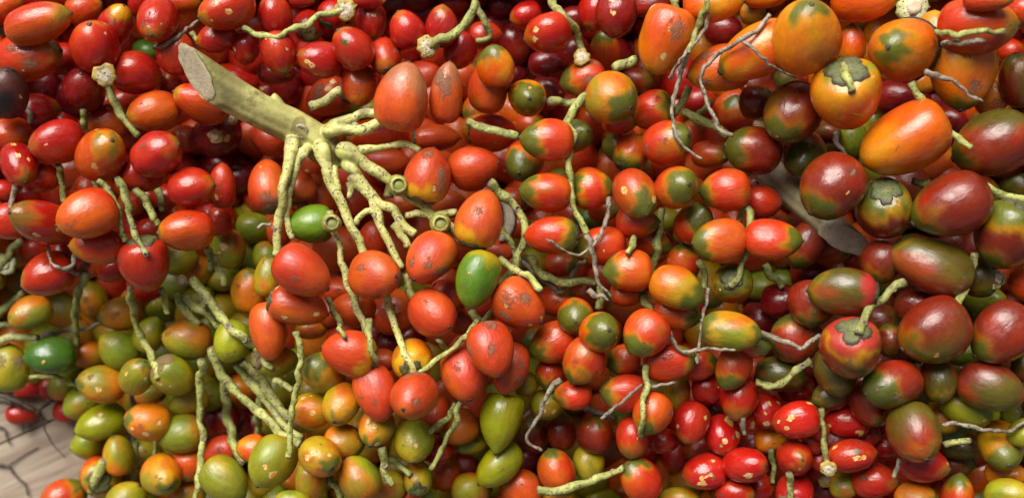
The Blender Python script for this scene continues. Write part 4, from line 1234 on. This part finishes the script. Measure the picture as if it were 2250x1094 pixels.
# ------------------------------------------------------------------ thick stalks
def thick_stalk(name, label, ctr, radii, tone, face_c, nrm_mix, rim_tone, seed, cutp):
    C = catmull(ctr, 7); n = len(C); root = bpy.data.objects.new(name, None); col.objects.link(root)
    W = np.array([world(*c) for c in C]); k = np.array([scale_at(c[2]) for c in C]); root.location = W[-1]
    s = np.linspace(0, 1, n) ; R = np.interp(s, np.linspace(0, 1, len(radii)), radii) * k
    r = np.random.default_rng(seed); ns = 48; a = 2 * np.pi * np.arange(ns) / ns
    T = np.gradient(W, axis=0); T /= np.linalg.norm(T, axis=1)[:, None]; up = np.array([0, 0, 1.0])
    ax = T[0]; b0 = np.cross(ax, up); b0 /= np.linalg.norm(b0); u0 = np.cross(b0, ax)
    nv = nrm_mix[0] * ax + nrm_mix[1] * b0 + nrm_mix[2] * u0; nv /= np.linalg.norm(nv)
    CP = np.array(world(*cutp)); V, Cc = [], []; c0, c1, c2 = lin(*TONE[tone][0]), lin(*TONE[tone][1]), lin(*rim_tone)
    for i in range(n):
        b = np.cross(T[i], up); b /= np.linalg.norm(b); u = np.cross(b, T[i])
        rad = R[i] * (1 + .04 * np.sin(2 * a + .8 + i * .03) + .035 * np.sin(7 * a + i * .05) + .025 * np.sin(11 * a - i * .04) + .012 * r.normal(size=ns) * 0 )
        Pn = W[i] + np.outer(np.cos(a) * rad, b) + np.outer(np.sin(a) * rad, u)
        # everything in front of the slanting cut is pulled back on to the cut plane
        d = (Pn - CP) @ nv; den = ax @ nv
        over = d > 0
        Pn[over] = Pn[over] - np.outer(d[over] / den, ax)
        V.append(Pn); m = sstep(-.3, .9, wave(np.stack([Pn[:, 0] * 18, Pn[:, 1] * 18, Pn[:, 2] * 18], 1), seed, 1.3))[:, None]
        m2 = (sstep(.45, .0, s[i]) * .75 * sstep(-.2, .8, wave(Pn * 30, seed + 3, 1.0)))[:, None]
        cc = c0 + (c1 - c0) * m; Cc.append(cc + (c2 - cc) * m2)
    first = V[0]; V = np.vstack(V); Cc = np.vstack(Cc)
    F = [(i * ns + j, i * ns + (j + 1) % ns, (i + 1) * ns + (j + 1) % ns, (i + 1) * ns + j) for i in range(n - 1) for j in range(ns)]
    F.append(tuple((n - 1) * ns + j for j in range(ns)))
    L0 = np.array(root.location)
    F.append(tuple(range(ns))[::-1]); body = (V, F)
    c_ = first.mean(0); ring = []; cc = []
    for q_, lift in ((1.0, .0008), (.93, .0018), (.7, .0008), (.4, .0014), (.12, .001)):
        rr_ = c_ + (first - c_) * q_ + nv * (lift * .6 + .00008 * r.normal(size=(ns, 1))); ring.append(rr_); cc.append(np.tile(lin(*face_c) * (1.0 if q_ < .95 else .72), (ns, 1)))
    FV = np.vstack(ring); FF = [(i * ns + j, i * ns + (j + 1) % ns, (i + 1) * ns + (j + 1) % ns, (i + 1) * ns + j) for i in range(4) for j in range(ns)] + [tuple(4 * ns + j for j in range(ns))]
    mesh_obj('cut_face', FV - L0, FF, CUT, root, dict(col=np.vstack(cc), loc=FV))
    tag(root, label, 'stalk'); return root, body, (c0, c1, c2), CP
STALKM = stem_material('stalk_rind', 0.5, 0.0, 0.35)
zh = max(height(x, y, 9) for x in range(640, 760, 20) for y in range(260, 350, 15)) + 36
ztop = zh + 150
root, BODY, TCOL, SCP = thick_stalk('fruit_bunch_stalk', 'thick green cut stalk branching into many knobbly fruit strands', [(338, 92, ztop + 60), (420, 150, ztop), (500, 203, ztop - 50), (580, 248, ztop - 95), (640, 277, zh + 18), (690, 308, zh), (738, 340, zh - 20)], [37, 38, 40, 40, 38, 36, 38, 38, 30], 'h', (222, 204, 166), (-.54, .66, .52), (124, 106, 72), 5, (440, 168, ztop - 12))
L0 = np.array(root.location)
def smooth_union(pieces, tcol, cutp, parent, seed, voxel=.0011, it=6):
    V, F, nb_ = [], [], 0
    for v, f in pieces:
        V.append(v); F += [tuple(a + nb_ for a in q_) for q_ in f]; nb_ += len(v)
    me = bpy.data.meshes.new('peduncle'); me.from_pydata([tuple(v) for v in np.vstack(V)], [], F)
    o = bpy.data.objects.new('union_tmp', me); col.objects.link(o)
    m = o.modifiers.new('r', 'REMESH'); m.mode = 'VOXEL'; m.voxel_size = voxel
    m2 = o.modifiers.new('s', 'SMOOTH'); m2.factor = .5; m2.iterations = it
    dg = bpy.context.evaluated_depsgraph_get(); ev = o.evaluated_get(dg); em = ev.to_mesh()
    v = np.empty(len(em.vertices) * 3); em.vertices.foreach_get('co', v); v = v.reshape(-1, 3); f = [tuple(p.vertices) for p in em.polygons]
    ev.to_mesh_clear(); bpy.data.objects.remove(o)
    c0, c1, c2 = tcol; d = np.linalg.norm(v - cutp, axis=1)
    mm = sstep(-.3, .9, wave(v * 22, seed, 1.3) + .5 * wave(v * 90, seed + 1, 1.0))[:, None]
    cc = c0 + (c1 - c0) * mm
    m2_ = (sstep(.12, .02, d) * .6 * sstep(-.5, .7, wave(v * np.array([40, 40, 60]), seed + 3, 1.0) + .4 * wave(v * 140, seed + 9)))[:, None]
    cc = cc + (c2 - cc) * m2_
    st_ = sstep(.9, 1.5, wave(v * 55, seed + 6, 1.0) + .6 * wave(v * 150, seed + 7, 1.0))[:, None] * .6; cc = cc + (lin(118, 96, 62) - cc) * st_
    return mesh_obj('peduncle', v - np.array(parent.location), f, STALKM, parent, dict(col=np.clip(cc, 0, 1), loc=v))
PIECES = [BODY]
def swelling(x, y, z, rx, ry, rz, ang, name, tone, face=False, seed=1):
    T, P = GR['lo'][0]; st = np.sin(T); U = np.stack([st * np.cos(P) * rx, st * np.sin(P) * ry, np.cos(T) * rz], 1)
    U *= (1 + .06 * wave(U / max(rx, ry) * 1.2, seed, 1.5))[:, None]
    c_, s_ = math.cos(math.radians(ang)), math.sin(math.radians(ang)); M = np.array([[c_, -s_, 0], [s_, c_, 0], [0, 0, 1]])
    k = scale_at(z); V = (U @ M.T) * k + np.array(world(x, y, z))
    if name in ('hub', 'branch_base', 'bract_scar'): PIECES.append((V, GR['lo'][1])); return None
    cc = np.tile(lin(*tone), (len(V), 1)) * (1 + .12 * wave(U / 8, seed + 4, 1.0))[:, None]
    return mesh_obj(name, V - L0, GR['lo'][1], STALKM, root, dict(col=np.clip(cc, 0, 1), loc=V))
swelling(706, 322, zh - 4, 56, 40, 34, -45, 'hub', (166, 168, 78), seed=3)
swelling(560, 252, ztop - 82, 26, 10, 18, 28, 'bract_scar', (176, 176, 92), seed=4)
swelling(612, 228, ztop - 106, 12, 26, 18, 25, 'bract_scar', (170, 172, 90), seed=5)
swelling(645, 300, zh + 14, 26, 22, 26, -40, 'branch_base', (170, 174, 84), seed=6)
swelling(768, 282, zh - 8, 24, 17, 18, 10, 'branch_base', (176, 178, 96), seed=7)
scar_disc('branch_scar', world(660, 290, zh + 44), Vector((.15, -.35, 1)).normalized(), 17 * scale_at(zh), root, 71, (186, 176, 140), (150, 138, 120), .05)
scar_disc('branch_scar', world(768, 281, zh + 12), Vector((.1, .1, 1)).normalized(), 17 * scale_at(zh), root, 72, (222, 218, 190), (230, 228, 212), -.05, 3)
for q, ln in enumerate(RACH.strip().splitlines()):
    a, b = [t.strip() for t in ln.split('|')]; lay, r0, r1 = [float(v) for v in a.split()]; pts = [tuple(float(v) for v in t.split(',')) for t in b.split()]
    C = catmull([(x, y, 0) for x, y in pts], 6.0); n = len(C); R = np.interp(np.linspace(0, 1, n), [0, .35, 1], [r0, (r0 + r1) * .46, r1])
    nearhub = math.hypot(C[0, 0] - 710, C[0, 1] - 315) < 75
    C[:, 2] = lay_over(C, R, lay, floor=95 if lay >= 5 else 40, z0=(zh - 8 - (7 - lay) * 9) if nearhub else None)
    R = R * .86
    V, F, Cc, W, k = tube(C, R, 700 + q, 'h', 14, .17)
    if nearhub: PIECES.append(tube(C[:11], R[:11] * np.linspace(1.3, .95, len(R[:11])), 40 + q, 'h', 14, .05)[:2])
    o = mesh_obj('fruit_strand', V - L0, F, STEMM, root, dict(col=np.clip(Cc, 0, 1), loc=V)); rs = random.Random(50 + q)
    if n > 24 and lay >= 5:
        for t in ((.45, .78) if n > 34 else (.6,)):
            m = int(t * n); nv = Vector((rs.uniform(-.5, .5), rs.uniform(-.5, .3), 1)).normalized()
            P = Vector(W[m]) + nv * float(R[m] * k[m] * .82)
            so = scar_disc('bud_scar', P, nv, float(R[m] * k[m]) * .75, None, 80 + q, (176, 160, 130), (112, 94, 88), .1)
            for v in so.data.vertices: v.co = v.co - Vector(L0)
            so.parent = o
smooth_union(PIECES, TCOL, SCP, root, 21, it=14)
for x, y, rad in ((875, 407, 23), (728, 490, 22), (967, 492, 23)):
    z = max(height(x, y, 5.5), heap(x, y) + 112) + 24; P = world(x, y, z); k = scale_at(z)
    T_, P_ = GR['lo'][0]
    swelling(x, y, z - 6, rad, rad, rad * .8, 0, 'scar_cup', (150, 156, 60), seed=int(x))
    scar_disc('cup_rim', world(x + 1, y - 1, z + 11), Vector((.1, -.1, 1)).normalized(), rad * .78 * k, root, int(y), (196, 190, 104), (48, 36, 28), .5)
zs = 34 + max(height(x, y, 5) for x, y in ((1720, 400), (1760, 440), (1860, 520))) + 20
g2, B2, T2, CP2 = thick_stalk('cut_stalk', 'grey-white cut stalk end poking out under a large brick-red fruit', [(1940, 598, zs + 40), (1862, 530, zs + 10), (1810, 482, zs - 22), (1760, 440, zs - 75), (1715, 400, zs - 130), (1660, 350, zs - 190)], [30, 30, 30, 32, 33, 32], 'w', (236, 220, 190), (-.45, -.55, .70), (150, 138, 112), 15, (1843, 524, zs + 4))
smooth_union([B2], T2, CP2, g2, 33)

# ------------------------------------------------------------------ dark twigs on the table corner
TW = [('dark branching twig lying from heap edge over the bare table corner', [([(-10, 862), (25, 878), (60, 892), (85, 908)], 8, 60), ([(-10, 880), (30, 888), (70, 905)], 6, 62), ([(82, 905), (105, 885), (125, 868), (150, 853)], 5, 70), ([(85, 908), (100, 922), (122, 922)], 4, 50), ([(90, 912), (97, 938), (110, 966), (126, 986), (145, 1006)], 3, 46), ([(44, 896), (48, 930), (51, 948), (62, 930), (74, 908)], 4, 40)]),
      ('short curved dark twig at the photo edge on bare wood', [([(-8, 935), (8, 942), (15, 960), (22, 976)], 4, 10)]),
      ('long forked dark twig on the bare wooden table', [([(-8, 1020), (10, 1022), (22, 1028), (38, 1048), (55, 1062), (62, 1088)], 5, 10), ([(14, 1024), (40, 1008), (62, 994), (84, 982)], 3, 8)])]
for lab, subs in TW:
    root2 = None
    for q, (pts, rad, z) in enumerate(subs):
        rad *= .72; C = catmull([(x, y, z) for x, y in pts], 4); n = len(C); R = np.linspace(rad, rad * .5, n)
        for t_ in range(n): C[t_, 2] = max(C[t_, 2] - (C[t_, 2] - rad) * (.0 if q == 0 else .5 * t_ / n), rad)
        V, F, Cc, W, k = tube(C, R, 990 + q, 'k', 8, .25)
        if root2 is None:
            root2 = bpy.data.objects.new('dark_twig', None); col.objects.link(root2); root2.location = W[0]; tag(root2, lab, 'twig', 'dark twigs on the table')
        mesh_obj('twig_branch', V - np.array(root2.location), F, STEMM, root2, dict(col=np.clip(Cc, 0, 1), loc=V))
